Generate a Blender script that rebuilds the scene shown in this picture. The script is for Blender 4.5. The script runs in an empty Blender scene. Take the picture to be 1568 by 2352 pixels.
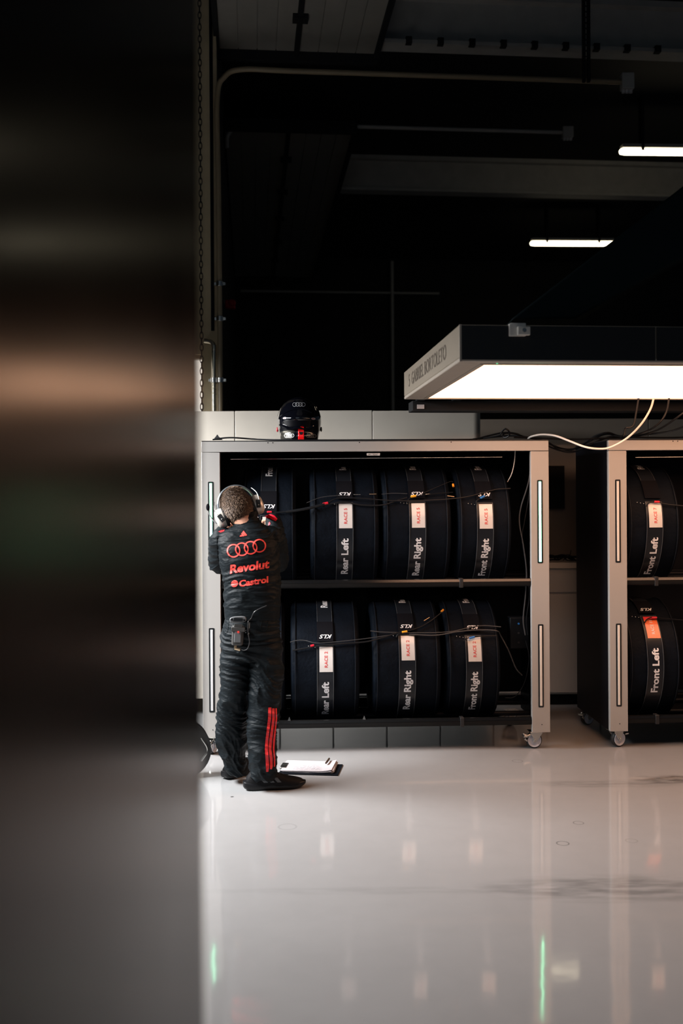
import bpy, bmesh, math, random
from mathutils import Vector, Matrix, noise
from mathutils.bvhtree import BVHTree
random.seed(7)
SC = bpy.context.scene
COL = SC.collection
PI = math.pi
# ------------------------------------------------------------------ camera
F = 35.0 / 36.0 * 2352
EYE = 1.55
ROLL = math.radians(0.35)
cam = bpy.data.cameras.new('camera'); camo = bpy.data.objects.new('camera', cam); COL.objects.link(camo)
cam.lens = 35.0; cam.sensor_width = 36.0; cam.sensor_fit = 'AUTO'
cam.shift_y = -27.0 / 2352.0
cam.clip_start = 0.02; cam.clip_end = 100
cam.dof.use_dof = True; cam.dof.focus_distance = 5.85; cam.dof.aperture_fstop = 1.8
camo.matrix_world = Matrix.Translation((0, 0, EYE)) @ Matrix.Rotation(PI/2, 4, 'X') @ Matrix.Rotation(-ROLL, 4, 'Z')
SC.camera = camo
def at(px, py, Y):
    """world point seen at pixel px,py and standing Y metres in front of the lens"""
    dx = px - 784.0; dy = 1149.0 - py
    c, s = math.cos(ROLL), math.sin(ROLL)
    return Vector(((dx*c + dy*s)/F*Y, Y, EYE + (-dx*s + dy*c)/F*Y))
def on_floor(px, py):
    dx = px - 784.0; dy = 1149.0 - py
    c, s = math.cos(ROLL), math.sin(ROLL)
    Y = EYE / -((-dx*s + dy*c)/F)
    return at(px, py, Y)
# ------------------------------------------------------------------ exposure, world, daylight
SC.view_settings.view_transform = 'Standard'; SC.view_settings.look = 'None'
SC.view_settings.exposure = 0.0; SC.view_settings.gamma = 1.0
w = bpy.data.worlds.new('world'); SC.world = w; w.use_nodes = True
w.node_tree.nodes['Background'].inputs[0].default_value = (0.55, 0.75, 1.0, 1)
w.node_tree.nodes['Background'].inputs[1].default_value = 0.03
def area(name, loc, target, sx, sy, power, color, spread=180):
    l = bpy.data.lights.new(name, 'AREA'); l.shape = 'RECTANGLE'; l.size = sx; l.size_y = sy
    l.energy = power; l.color = color; l.spread = math.radians(spread)
    o = bpy.data.objects.new(name, l); COL.objects.link(o); o.location = loc
    o.rotation_euler = (Vector(target) - Vector(loc)).to_track_quat('-Z', 'Y').to_euler()
    return o
DAY = area('open_side_door_daylight', (-3.0, 5.1, 3.0), (-0.4, 5.9, 0.8), 2.6, 1.2, 350, (0.985, 0.99, 1.0), 115)
SKY = area('pit_lane_daylight', (-1.2, -3.0, 3.0), (-0.2, 4.8, 0.0), 3.4, 1.4, 6, (0.80, 0.92, 1.0), 90)
# ------------------------------------------------------------------ materials
MATS = {}
def mat(name, color, rough=0.5, metal=0.0, emit=None, estr=0.0, coat=0.0, bump=0.0, bscale=40.0, vary=0.0, vscale=8.0,
        spec=0.5, trans=0.0, sheen=0.0, rvary=0.0, stretch=None, weave=None):
    if name in MATS: return MATS[name]
    m = bpy.data.materials.new(name); m.use_nodes = True
    nt = m.node_tree; b = nt.nodes['Principled BSDF']
    b.inputs['Base Color'].default_value = (*color, 1); b.inputs['Roughness'].default_value = rough
    b.inputs['Metallic'].default_value = metal; b.inputs['Specular IOR Level'].default_value = spec
    b.inputs['Coat Weight'].default_value = coat; b.inputs['Coat Roughness'].default_value = 0.05
    b.inputs['Transmission Weight'].default_value = trans
    b.inputs['Sheen Weight'].default_value = sheen
    if emit:
        b.inputs['Emission Color'].default_value = (*emit, 1); b.inputs['Emission Strength'].default_value = estr
    tc = nt.nodes.new('ShaderNodeTexCoord'); mp = nt.nodes.new('ShaderNodeMapping')
    nt.links.new(tc.outputs['Object'], mp.inputs[0])
    if stretch: mp.inputs['Scale'].default_value = stretch
    n = nt.nodes.new('ShaderNodeTexNoise'); n.inputs['Scale'].default_value = vscale; n.inputs['Detail'].default_value = 6
    nt.links.new(mp.outputs[0], n.inputs['Vector'])
    if vary > 0:
        mx = nt.nodes.new('ShaderNodeMix'); mx.data_type = 'RGBA'; mx.blend_type = 'MULTIPLY'
        rm = nt.nodes.new('ShaderNodeMapRange'); rm.inputs[1].default_value = 0.3; rm.inputs[2].default_value = 0.7
        rm.inputs[3].default_value = 1 - vary; rm.inputs[4].default_value = 1.0
        nt.links.new(n.outputs[0], rm.inputs[0])
        mx.inputs[0].default_value = 1.0; mx.inputs[6].default_value = (*color, 1)
        nt.links.new(rm.outputs[0], mx.inputs[7]); nt.links.new(mx.outputs[2], b.inputs['Base Color'])
    if rvary > 0:
        rr = nt.nodes.new('ShaderNodeMapRange'); rr.inputs[1].default_value = 0.3; rr.inputs[2].default_value = 0.7
        rr.inputs[3].default_value = max(0.02, rough - rvary); rr.inputs[4].default_value = rough + rvary
        nt.links.new(n.outputs[0], rr.inputs[0]); nt.links.new(rr.outputs[0], b.inputs['Roughness'])
    if bump > 0:
        n2 = nt.nodes.new('ShaderNodeTexNoise'); n2.inputs['Scale'].default_value = bscale; n2.inputs['Detail'].default_value = 4
        nt.links.new(mp.outputs[0], n2.inputs['Vector'])
        bp = nt.nodes.new('ShaderNodeBump'); bp.inputs['Strength'].default_value = bump; bp.inputs['Distance'].default_value = 0.01
        nt.links.new(n2.outputs[0], bp.inputs['Height']); nt.links.new(bp.outputs[0], b.inputs['Normal'])
    if weave:
        wv = nt.nodes.new('ShaderNodeTexChecker'); wv.inputs['Scale'].default_value = weave
        wv.inputs[1].default_value = (color[0]*2.2+.01, color[1]*2.2+.01, color[2]*2.2+.01, 1); wv.inputs[2].default_value = (*color, 1)
        nt.links.new(tc.outputs['Object'], wv.inputs[0]); nt.links.new(wv.outputs[0], b.inputs['Base Color'])
    MATS[name] = m
    return m
silver = mat('satin_silver_paint', (0.43, 0.415, 0.395), 0.42, 0.2, bump=0.02, bscale=300, vary=0.06, vscale=3)
blackp = mat('black_panel', (0.004, 0.005, 0.008), 0.5, spec=0.12, vary=0.3)
blackm = mat('black_metal', (0.005, 0.006, 0.008), 0.45, spec=0.14, bump=0.02)
carbon = mat('carbon_weave', (0.003, 0.003, 0.003), 0.4, spec=0.12, weave=300)
carbt = mat('carbon_highlight_edge', (0.006, 0.006, 0.006), 0.16, spec=0.9, bump=0.05, bscale=500)
bagf = mat('navy_black_fabric', (0.0036, 0.0058, 0.0100), 0.62, bump=0.3, bscale=60, vary=0.35, vscale=12, spec=0.06)
bagp = mat('navy_black_piping', (0.008, 0.010, 0.014), 0.5, spec=0.12, bump=0.1, bscale=200)
vinyl = mat('label_vinyl', (0.010, 0.012, 0.016), 0.30, coat=0.05, spec=0.25, bump=0.15, bscale=12)
flapm = mat('hook_and_loop_flap', (0.004, 0.004, 0.006), 0.85, spec=0.1, bump=0.3, bscale=400)
whitet = mat('white_print', (0.72, 0.72, 0.74), 0.5, bump=0.02)
cardw = mat('white_card', (0.68, 0.64, 0.61), 0.22, coat=0.5, vary=0.08, vscale=20)
cardo = mat('orange_card', (0.85, 0.17, 0.05), 0.25, coat=0.5, vary=0.25, vscale=60)
redt = mat('red_print', (0.62, 0.05, 0.05), 0.5, bump=0.02)
redc = mat('red_sleeve', (0.65, 0.012, 0.03), 0.4, bump=0.05)
yelc = mat('yellow_sleeve', (0.85, 0.42, 0.02), 0.4, bump=0.05)
oran = mat('orange_sleeve', (0.85, 0.30, 0.02), 0.4, bump=0.05)
bluc = mat('blue_sleeve', (0.02, 0.17, 0.50), 0.4, bump=0.05)
wirem = mat('cable_jacket', (0.006, 0.0065, 0.008), 0.42, spec=0.25, bump=0.05, bscale=200)
wirew = mat('white_cable_jacket', (0.75, 0.70, 0.64), 0.4, bump=0.03)
wireg = mat('grey_cable_jacket', (0.045, 0.045, 0.047), 0.35, bump=0.03)
chrome = mat('zinc_plate', (0.62, 0.61, 0.58), 0.25, 1.0, bump=0.05, bscale=100, rvary=0.08)
brass = mat('brass_plug', (0.75, 0.55, 0.35), 0.3, 1.0, bump=0.03)
rubber = mat('black_rubber', (0.012, 0.012, 0.013), 0.55, bump=0.05)
wheelw = mat('pale_nylon_wheel', (0.55, 0.58, 0.66), 0.4, bump=0.03)
creamd = mat('cream_diffuser', (0.70, 0.66, 0.60), 0.4, bump=0.02)
glow = mat('lit_green_diffuser', (0.8, 0.9, 0.85), 0.4, emit=(0.22, 1.0, 0.50), estr=8.0)
greyd = mat('grey_diffuser', (0.55, 0.55, 0.56), 0.4, bump=0.02)
slotm = mat('black_slot', (0.010, 0.012, 0.014), 0.3, bump=0.02)
cabw = mat('white_cabinet_lacquer', (0.46, 0.45, 0.43), 0.3, coat=0.2, bump=0.01, vary=0.04)
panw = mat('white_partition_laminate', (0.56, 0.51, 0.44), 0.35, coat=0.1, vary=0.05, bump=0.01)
pang = mat('shaded_partition_laminate', (0.24, 0.195, 0.155), 0.3, coat=0.2, vary=0.05, bump=0.01)  # dimness of the rear panels put into a darker copy of the laminate
dark = mat('dark_roof_paint', (0.004, 0.0045, 0.006), 0.8, vary=0.4, bump=0.05)
backm = mat('dark_block_wall', (0.0125, 0.0125, 0.013), 0.85, vary=0.3, vscale=2, bump=0.1)
wallb = mat('beige_painted_wall', (0.62, 0.51, 0.33), 0.7, vary=0.15, bump=0.03)
doorl = mat('ribbed_door_leaf', (0.30, 0.285, 0.255), 0.55, vary=0.1, bump=0.02)
beamm = mat('grey_roof_steel', (0.45, 0.44, 0.41), 0.6, vary=0.15, bump=0.02)
pipem = mat('painted_pipe', (0.28, 0.22, 0.14), 0.4, vary=0.15, bump=0.02)
pipes = mat('steel_pipe', (0.55, 0.50, 0.40), 0.25, 0.9, rvary=0.1, bump=0.02)
cloth = mat('black_race_suit_fabric', (0.0052, 0.0080, 0.0100), 0.58, bump=0.55, bscale=24, stretch=(1, 1, 3.0), vary=0.2, vscale=30, spec=0.12)
knit = mat('black_knit_waistband', (0.005, 0.0085, 0.010), 0.85, spec=0.15, bump=0.4, bscale=500, vary=0.2, vscale=60)
coral = mat('coral_red_print', (0.90, 0.062, 0.045), 0.6, bump=0.1, bscale=300)
redst = mat('red_stripe_fabric', (0.62, 0.012, 0.018), 0.6, bump=0.15, bscale=300)
skin = mat('skin', (0.52, 0.25, 0.16), 0.5, vary=0.12, vscale=40, bump=0.05, bscale=200)
hairm = mat('short_brown_hair', (0.075, 0.045, 0.030), 0.6, vary=0.7, vscale=120, bump=1.0, bscale=150, spec=0.2)
hairs = mat('brown_hair_strands', (0.20, 0.125, 0.080), 0.5, vary=0.75, vscale=110, bump=0.02, spec=0.3)
cupm = mat('silver_ear_cup', (0.66, 0.60, 0.53), 0.28, 0.25, rvary=0.06, bump=0.02)
bandm = mat('grey_headband', (0.10, 0.11, 0.12), 0.35, 0.3, bump=0.05)
shoem = mat('black_shoe_mesh', (0.005, 0.005, 0.006), 0.6, spec=0.15, bump=0.25, bscale=500)
solem = mat('black_shoe_sole', (0.006, 0.006, 0.007), 0.4, spec=0.3, bump=0.05)
greys = mat('grey_shoe_stripe', (0.07, 0.075, 0.08), 0.4, bump=0.05)
paper = mat('white_paper', (0.45, 0.42, 0.44), 0.7, vary=0.05, vscale=50, bump=0.03)
pencil = mat('pale_grey_ink', (0.35, 0.35, 0.38), 0.7, bump=0.02)
clampm = mat('pale_grey_clamp', (0.80, 0.76, 0.70), 0.5, bump=0.02)
packm = mat('grey_radio_case', (0.050, 0.048, 0.046), 0.45, bump=0.08, bscale=300)
packg = mat('light_grey_radio_trim', (0.13, 0.135, 0.14), 0.4, bump=0.03)
helm = mat('gloss_black_helmet_paint', (0.0025, 0.0028, 0.005), 0.05, coat=1.0, bump=0.005, bscale=3)
helms = mat('chrome_helmet_foil', (0.45, 0.42, 0.36), 0.15, 0.95, bump=0.25, bscale=14)
brightred = mat('bright_red_tab', (0.95, 0.008, 0.010), 0.3, coat=0.4, bump=0.02)
gantw = mat('white_gantry_shell', (0.50, 0.43, 0.36), 0.4, bump=0.02, vary=0.05)
gants = mat('shaded_gantry_side', (0.33, 0.275, 0.215), 0.45, bump=0.02, vary=0.05)  # white shell darkened: the weaker light on its side is in the colour
gantd = mat('dark_gantry_fascia', (0.020, 0.022, 0.024), 0.4, spec=0.3, bump=0.02, vary=0.1)
gante = mat('gantry_light_diffuser', (0.8, 0.8, 0.8), 0.5, emit=(1.0, 0.52, 0.30), estr=4.5)
tubee = mat('fluorescent_tube_cover', (0.8, 0.8, 0.8), 0.4, emit=(1.0, 0.86, 0.60), estr=5.0)
teal = mat('dark_teal_boom_paint', (0.003, 0.009, 0.011), 0.7, spec=0.15, vary=0.15, bump=0.02)
printd = mat('brown_grey_print', (0.13, 0.10, 0.075), 0.6, bump=0.02)
skyglass = mat('bright_daylit_glass', (0.9, 0.9, 0.9), 0.3, emit=(1.0, 0.93, 0.84), estr=1.2)
gloss = mat('gloss_black_partition', (0.003, 0.0035, 0.004), 0.21, spec=0.06, bump=0.0, rvary=0.02, vscale=3)
# floor: pale epoxy with faint marks of its own
def floor_mat():
    m = bpy.data.materials.new('pale_epoxy_floor'); m.use_nodes = True
    nt = m.node_tree; b = nt.nodes['Principled BSDF']; L = nt.links.new
    tc = nt.nodes.new('ShaderNodeTexCoord')
    def nz(scale, detail, st=None):
        n = nt.nodes.new('ShaderNodeTexNoise'); n.inputs['Scale'].default_value = scale; n.inputs['Detail'].default_value = detail
        mp = nt.nodes.new('ShaderNodeMapping'); L(tc.outputs['Object'], mp.inputs[0])
        if st: mp.inputs['Scale'].default_value = st
        L(mp.outputs[0], n.inputs['Vector']); return n.outputs[0]
    def rng(v, a, b_, c, d):
        r = nt.nodes.new('ShaderNodeMapRange'); L(v, r.inputs[0])
        for i, x in zip((1, 2, 3, 4), (a, b_, c, d)): r.inputs[i].default_value = x
        return r.outputs[0]
    def math_(op, a, b_):
        n = nt.nodes.new('ShaderNodeMath'); n.operation = op
        for i, x in enumerate((a, b_)):
            if isinstance(x, (int, float)): n.inputs[i].default_value = x
            else: L(x, n.inputs[i])
        return n.outputs[0]
    def dist(c, sx, sy):
        mp = nt.nodes.new('ShaderNodeMapping'); L(tc.outputs['Object'], mp.inputs[0]); mp.vector_type = 'POINT'
        mp.inputs['Scale'].default_value = (1/sx, 1/sy, 0); mp.inputs['Location'].default_value = (-c[0]/sx, -c[1]/sy, 0)
        v = nt.nodes.new('ShaderNodeVectorMath'); v.operation = 'LENGTH'; L(mp.outputs[0], v.inputs[0]); return v.outputs['Value']
    shade = rng(nz(1.3, 5), 0.3, 0.7, 0.93, 1.0)
    shade = math_('MULTIPLY', shade, rng(nz(9, 8), 0.25, 0.6, 0.97, 1.0))
    # tyre scuffs
    for px, py, sx, sy, k in ((1535, 1790, 0.22, 0.10, 0.75), (1400, 1800, 0.55, 0.09, 0.25), (1420, 2040, 0.62, 0.16, 0.38), (900, 2045, 0.9, 0.05, 0.10), (533, 1830, 0.012, 0.012, 0.8)):
        d = dist(on_floor(px, py), sx, sy)
        msk = rng(d, 0.5, 1.0, 1.0, 0.0)
        if sx > 0.05: msk = math_('MULTIPLY', msk, rng(nz(16, 6, (0.35, 1.6, 1)), 0.35, 0.62, 0.0, 1.0))
        shade = math_('MULTIPLY', shade, math_('SUBTRACT', 1.0, math_('MULTIPLY', msk, k)))
    # ring marks
    for px, py, r, k in ((1292, 1937, 0.027, 0.55), (1328, 1890, 0.024, 0.45), (1450, 1931, 0.026, 0.22), (660, 1899, 0.042, 0.16), (1188, 1748, 0.030, 0.3)):
        d = dist(on_floor(px, py), r, r)
        e = math_('ABSOLUTE', math_('SUBTRACT', d, 1.0), 0.0)
        msk = rng(e, 0.03, 0.16, 1.0, 0.0)
        shade = math_('MULTIPLY', shade, math_('SUBTRACT', 1.0, math_('MULTIPLY', msk, k)))
    cm = nt.nodes.new('ShaderNodeMix'); cm.data_type = 'RGBA'; cm.blend_type = 'MULTIPLY'; cm.inputs[0].default_value = 1
    cm.inputs[6].default_value = (0.285, 0.284, 0.284, 1); L(shade, cm.inputs[7]); L(cm.outputs[2], b.inputs['Base Color'])
    b.inputs['Roughness'].default_value = 0.10; b.inputs['Specular IOR Level'].default_value = 0.5
    L(rng(nz(3, 6), 0.3, 0.7, 0.045, 0.085), b.inputs['Roughness'])
    bp = nt.nodes.new('ShaderNodeBump'); bp.inputs['Strength'].default_value = 0.10; bp.inputs['Distance'].default_value = 0.006
    L(nz(5, 2), bp.inputs['Height']); L(bp.outputs[0], b.inputs['Normal'])
    return m
# ------------------------------------------------------------------ mesh building
def catmull(pts, n=8):
    P = [Vector(p) for p in pts]
    if len(P) < 3: return P
    P = [P[0]*2 - P[1]] + P + [P[-1]*2 - P[-2]]
    out = []
    for i in range(1, len(P)-2):
        for k in range(n):
            t = k/n
            out.append(0.5*((2*P[i]) + (P[i+1]-P[i-1])*t + (2*P[i-1]-5*P[i]+4*P[i+1]-P[i+2])*t*t + (3*P[i]-P[i-1]-3*P[i+1]+P[i+2])*t**3))
    out.append(P[-2]); return out
class MB:
    def __init__(s): s.v = []; s.f = []
    def add(s, verts, faces):
        o = len(s.v); s.v += [Vector(p) for p in verts]; s.f += [tuple(i+o for i in f) for f in faces]; return s
    def box(s, x0, x1, y0, y1, z0, z1, M=None):
        vs = [Vector((x, y, z)) for z in (z0, z1) for y in (y0, y1) for x in (x0, x1)]
        if M is not None: vs = [M @ v for v in vs]
        return s.add(vs, [(0,2,3,1), (4,5,7,6), (0,1,5,4), (2,6,7,3), (0,4,6,2), (1,3,7,5)])
    def rings(s, rings, caps=True, closed=False):
        n = len(rings[0]); vs = [p for r in rings for p in r]; fs = []
        m = len(rings)
        for i in range(m if closed else m-1):
            j = (i+1) % m
            for k in range(n):
                l = (k+1) % n
                fs.append((i*n+k, i*n+l, j*n+l, j*n+k))
        if caps and not closed:
            fs.append(tuple(range(n))[::-1]); fs.append(tuple((m-1)*n+k for k in range(n)))
        return s.add(vs, fs)
    def tube(s, pts, r, seg=8, smooth=6, caps=True, closed=False):
        P = catmull(pts, smooth) if smooth and len(pts) > 2 else [Vector(p) for p in pts]
        m = len(P)
        rr = r if callable(r) else (lambda t: r)
        t0 = (P[1]-P[0]).normalized()
        up = Vector((0, 0, 1)) if abs(t0.z) < 0.9 else Vector((1, 0, 0))
        nrm = (up - t0*up.dot(t0)).normalized(); rings = []
        for i in range(m):
            t = (P[min(i+1, m-1)] - P[max(i-1, 0)])
            t = t.normalized() if t.length > 1e-9 else t0
            nrm = (nrm - t*nrm.dot(t)); nrm = nrm.normalized() if nrm.length > 1e-6 else t.orthogonal().normalized()
            b = t.cross(nrm); R = rr(i/(m-1))
            rings.append([P[i] + (nrm*math.cos(a) + b*math.sin(a))*R for a in (2*PI*k/seg for k in range(seg))])
        return s.rings(rings, caps)
    def cyl(s, p0, p1, r0, r1=None, seg=20):
        r1 = r0 if r1 is None else r1
        return s.tube([p0, p1], lambda t: r0 + (r1-r0)*t, seg, 0)
    def lathe(s, prof, axis='Z', seg=32, M=None, loop=False):
        rings = []
        for r, h in prof:
            ring = []
            for k in range(seg):
                a = 2*PI*k/seg; c, q = r*math.cos(a), r*math.sin(a)
                p = Vector((c, q, h)) if axis == 'Z' else (Vector((h, c, q)) if axis == 'X' else Vector((q, h, c)))
                ring.append(M @ p if M is not None else p)
            rings.append(ring)
        return s.rings(rings, not loop, loop)
    def ball(s, c, rx, ry=None, rz=None, seg=20, n=12, M=None):
        ry = ry or rx; rz = rz or rx; rings = []
        for i in range(n+1):
            th = PI*(i/n)*0.998 + 0.001*PI
            ring = [Vector((rx*math.sin(th)*math.cos(a), ry*math.sin(th)*math.sin(a), -rz*math.cos(th))) for a in (2*PI*k/seg for k in range(seg))]
            if M is not None: ring = [M @ p for p in ring]
            rings.append([p + Vector(c) for p in ring])
        return s.rings(rings)
    def loft(s, secs, seg=32, power=2.0):
        """secs: (centre, right vec, forward vec)"""
        rings = []
        for c, r, f in secs:
            ring = []
            for k in range(seg):
                a = 2*PI*k/seg; ca, sa = math.cos(a), math.sin(a)
                e = 2.0/power
                ring.append(Vector(c) + Vector(r)*(abs(ca)**e*(1 if ca > 0 else -1)) + Vector(f)*(abs(sa)**e*(1 if sa > 0 else -1)))
            rings.append(ring)
        return s.rings(rings)
    def mesh(s, name):
        me = bpy.data.meshes.new(name); me.from_pydata(s.v, [], s.f); me.validate(); return me
    def build(s, name, m, parent=None, smooth=True, bev=0.0, M=None, fix=True, angle=35):
        if M is not None: s.v = [M @ v for v in s.v]
        me = s.mesh(name)
        if fix:
            bm = bmesh.new(); bm.from_mesh(me); bmesh.ops.recalc_face_normals(bm, faces=bm.faces)
            if smooth:
                for f in bm.faces: f.smooth = True
                lim = math.radians(angle)
                for e in bm.edges:
                    if len(e.link_faces) == 2 and e.calc_face_angle(0) > lim: e.smooth = False
            bm.to_mesh(me); bm.free()
        me.materials.append(m)
        o = bpy.data.objects.new(name, me); COL.objects.link(o)
        if parent is not None: o.parent = parent
        if bev > 0:
            md = o.modifiers.new('bevel', 'BEVEL'); md.width = bev; md.segments = 2; md.limit_method = 'ANGLE'; md.angle_limit = math.radians(40)
        return o
def tag(o, label=None, cat=None, group=None, kind=None):
    if label: o['label'] = label
    if cat: o['category'] = cat
    if group: o['group'] = group
    if kind: o['kind'] = kind
    return o
def thing(name, label, cat, loc=(0, 0, 0), rz=0.0, group=None):
    o = bpy.data.objects.new(name, None); COL.objects.link(o); o.empty_display_size = 0.1
    o.location = loc; o.rotation_euler = (0, 0, rz)
    return tag(o, label, cat, group)
def struct(name, mb, m, parent=None, **k):
    o = mb.build(name, m, parent, **k)
    if parent is None: o['kind'] = 'structure'
    return o
TXT = {}; CAP = [1.0]
def text2d(s, bold=0.0, shear=0.0, sub=0.0):
    """flat lettering with its cap height scaled to 1; returns verts, faces, width"""
    key = (s, bold, shear, sub)
    if key in TXT: return TXT[key]
    cu = bpy.data.curves.new('lettering', 'FONT'); cu.body = s; cu.size = 1.0; cu.offset = bold; cu.shear = shear; cu.resolution_u = 5
    o = bpy.data.objects.new('lettering', cu); COL.objects.link(o)
    bpy.context.view_layer.update()
    me = bpy.data.meshes.new_from_object(o.evaluated_get(bpy.context.evaluated_depsgraph_get()))
    bm = bmesh.new(); bm.from_mesh(me); bmesh.ops.triangulate(bm, faces=bm.faces)
    bmesh.ops.remove_doubles(bm, verts=bm.verts, dist=1e-4)
    cu2 = [v.co.copy() for v in bm.verts]
    x0 = min(v.x for v in cu2); x1 = max(v.x for v in cu2); cap = CAP[0]
    for v in bm.verts: v.co = Vector(((v.co.x-x0)/cap, v.co.y/cap, 0))
    if sub:
        for _ in range(3):
            es = [e for e in bm.edges if e.calc_length() > sub]
            if not es: break
            bmesh.ops.subdivide_edges(bm, edges=es, cuts=1); bmesh.ops.triangulate(bm, faces=bm.faces)
    bm.verts.ensure_lookup_table()
    res = ([v.co.copy() for v in bm.verts], [tuple(v.index for v in f.verts) for f in bm.faces], (x1-x0)/cap)
    bm.free(); bpy.data.objects.remove(o); bpy.data.curves.remove(cu); bpy.data.meshes.remove(me)
    TXT[key] = res
    return res
CAP[0] = max(v.y for v in text2d('H')[0]); TXT.clear()
def ring2d(c, r, w, seg=40, ry=None):
    ry = ry or r; vs = []; fs = []
    for k in range(seg):
        a = 2*PI*k/seg
        for q in (-w/2, w/2): vs.append(Vector((c[0] + (r+q)*math.cos(a), c[1] + (ry+q)*math.sin(a), 0)))
    for k in range(seg):
        l = (k+1) % seg; fs.append((2*k, 2*k+1, 2*l+1, 2*l))
    return vs, fs
def flat(mb, vf, fn):
    mb.add([fn(v.x, v.y) for v in vf[0]], vf[1]); return mb
# ================================================================== the setting
fl = MB(); fl.box(-4.5, 9, -1, 19, -0.1, 0); struct('floor', fl, floor_mat(), smooth=False)
BR = math.radians(5.2)
MBD = Matrix.Translation((-0.98, 7.95, 0)) @ Matrix.Rotation(BR, 4, 'Z')       # building frame: origin at the wall corner
def bw(x, y, z): return MBD @ Vector((x, y, z))
def bbox(x0, x1, y0, y1, z0, z1): return MB().box(x0, x1, y0, y1, z0, z1, MBD)
o = bbox(-0.2, 0.0, 0.2, 9.2, 0, 5.9); struct('wall_left', o, backm, smooth=False)
# block wall far behind with block joints and seams
bwm = MB(); bwm.box(-0.3, 10.5, 9.2, 9.4, 0, 5.9, MBD)
struct('wall_back', bwm, backm, smooth=False)
# short return wall facing the camera, with the tall window slit in it
rw = MB(); rw.box(-0.122, 0.0, 0.0, 0.2, 0, 5.9, MBD); rw.box(-1.05, -0.122, 0.0, 0.2, 0, 1.2, MBD); rw.box(-1.05, -0.122, 0.0, 0.2, 2.72, 5.9, MBD)
rw.box(-1.05, -0.75, 0.0, 0.2, 1.2, 2.72, MBD)
struct('wall_return', rw, wallb, smooth=False)
ws = MB(); ws.box(-2.15, -2.0, 0.6, 3.5, 0, 5.9); ws.box(-2.15, -2.0, 6.9, 8.0, 0, 5.9); ws.box(-2.15, -2.0, 3.5, 6.9, 2.64, 5.9)  # unseen wall, added so its lintel cuts off the side daylight higher up
struct('wall_unseen_baffle', ws, backm, smooth=False)
win = struct('window_1', MB().box(-0.75, -0.122, 0.12, 0.14, 1.2, 2.72, MBD), skyglass, smooth=False)
wf = MB(); wf.box(-0.130, -0.122, 0.05, 0.12, 1.2, 2.72, MBD); wf.box(-0.75, -0.72, 0.05, 0.12, 1.2, 2.72, MBD); wf.box(-0.72, -0.130, 0.05, 0.12, 2.69, 2.72, MBD)
struct('window_frame', wf, pipem, parent=win, smooth=False)
struct('ceiling', bbox(-2.5, 10.5, -5.5, 9.3, 5.75, 5.9), dark, smooth=False)
# raised folding doors stored flat under the roof
def leaf(x0, x1, y0, y1, z):
    m = MB(); n = max(1, round((x1-x0)/0.14)); wd = (x1-x0)/n
    for i in range(n):
        a = x0 + i*wd
        m.box(a+0.003, a+wd-0.003, y0, y1, z, z+0.04, MBD)
        m.box(a-0.003, a+0.003, y0, y1, z+0.012, z+0.04, MBD)
    return m
for nm, (y0, y1) in (('door_1', (-3.5, 0.30)), ('door_2', (2.0, 8.7))):
    fr = MB()
    fr.box(0.0, 1.34, y0-0.05, y0, 5.24, 5.36, MBD); fr.box(0.0, 1.34, y1, y1+0.06, 5.22, 5.36, MBD)
    fr.box(-0.02, 0.02, y0, y1, 5.26, 5.36, MBD); fr.box(1.31, 1.35, y0, y1, 5.26, 5.36, MBD); fr.box(0.64, 0.68, y0, y1, 5.275, 5.36, MBD)
    d = struct(nm, fr, dark, smooth=False)
    for (a, b) in ((0.02, 0.64), (0.68, 1.31)): leaf(a, b, y0, y1, 5.30).build('door_leaf', doorl, d, smooth=False)
    yy = y0 + 0.9
    while yy < y1:
        h = MB(); h.box(0.60, 0.72, yy-0.05, yy+0.05, 5.265, 5.30, MBD); h.cyl(bw(0.66, yy-0.06, 5.262), bw(0.66, yy+0.06, 5.262), 0.012)
        h.build('hinge', dark, d); yy += 1.15
# roof steel: two I-beams to the right of the doors
for k, (yc, zf) in enumerate(((0.205, 5.32), (4.10, 5.32))):
    m = MB(); wd = 0.088
    m.box(1.3, 9.0, yc-wd, yc+wd, zf, zf+0.03, MBD); m.box(1.3, 9.0, yc-0.01, yc+0.01, zf+0.03, 5.72, MBD); m.box(1.3, 9.0, yc-wd, yc+wd, 5.70, 5.75, MBD)
    bm_ = struct('ceiling_beam', m, beamm, smooth=False)
    if k == 0:
        c = MB()
        for i in range(14): c.box(1.55+i*0.265, 1.60+i*0.265, yc-wd-0.02, yc-wd+0.03, zf-0.01, zf+0.045, MBD)
        c.build('beam_clip', dark, bm_, smooth=False)['kind'] = 'stuff'
# services: pipes on the corner, conduit runs, hanger, chain, alarm
def pipe(name, label, pts, r, m, clamps=()):
    t = thing(name, label, 'pipe', pts[0])
    L = Vector(pts[0])
    MB().tube([Vector(p)-L for p in pts], r, 14, 10).build('pipe_run', m, t)
    for c in clamps:
        c = Vector(c)-L
        k = MB(); k.cyl(c-Vector((0, 0, .02)), c+Vector((0, 0, .02)), r+0.007); k.box(c.x-r-0.022, c.x+r+0.026, c.y-0.006, c.y+0.045, c.z-0.012, c.z+0.012)
        k.build('pipe_clamp', chrome, t, bev=0.002)
    return t
def wy(px, py, Y): return at(px, py, Y)
PY = 7.90
p0 = wy(508, 1000, PY); xz = p0.x
zt = at(505, 170, PY).z
e1 = Vector((xz+0.02, PY-0.05, zt-0.15))
dirb = Vector((math.cos(BR), math.sin(BR), 0))
top = Vector((xz+0.19, PY-0.035, zt+0.02))
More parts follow.
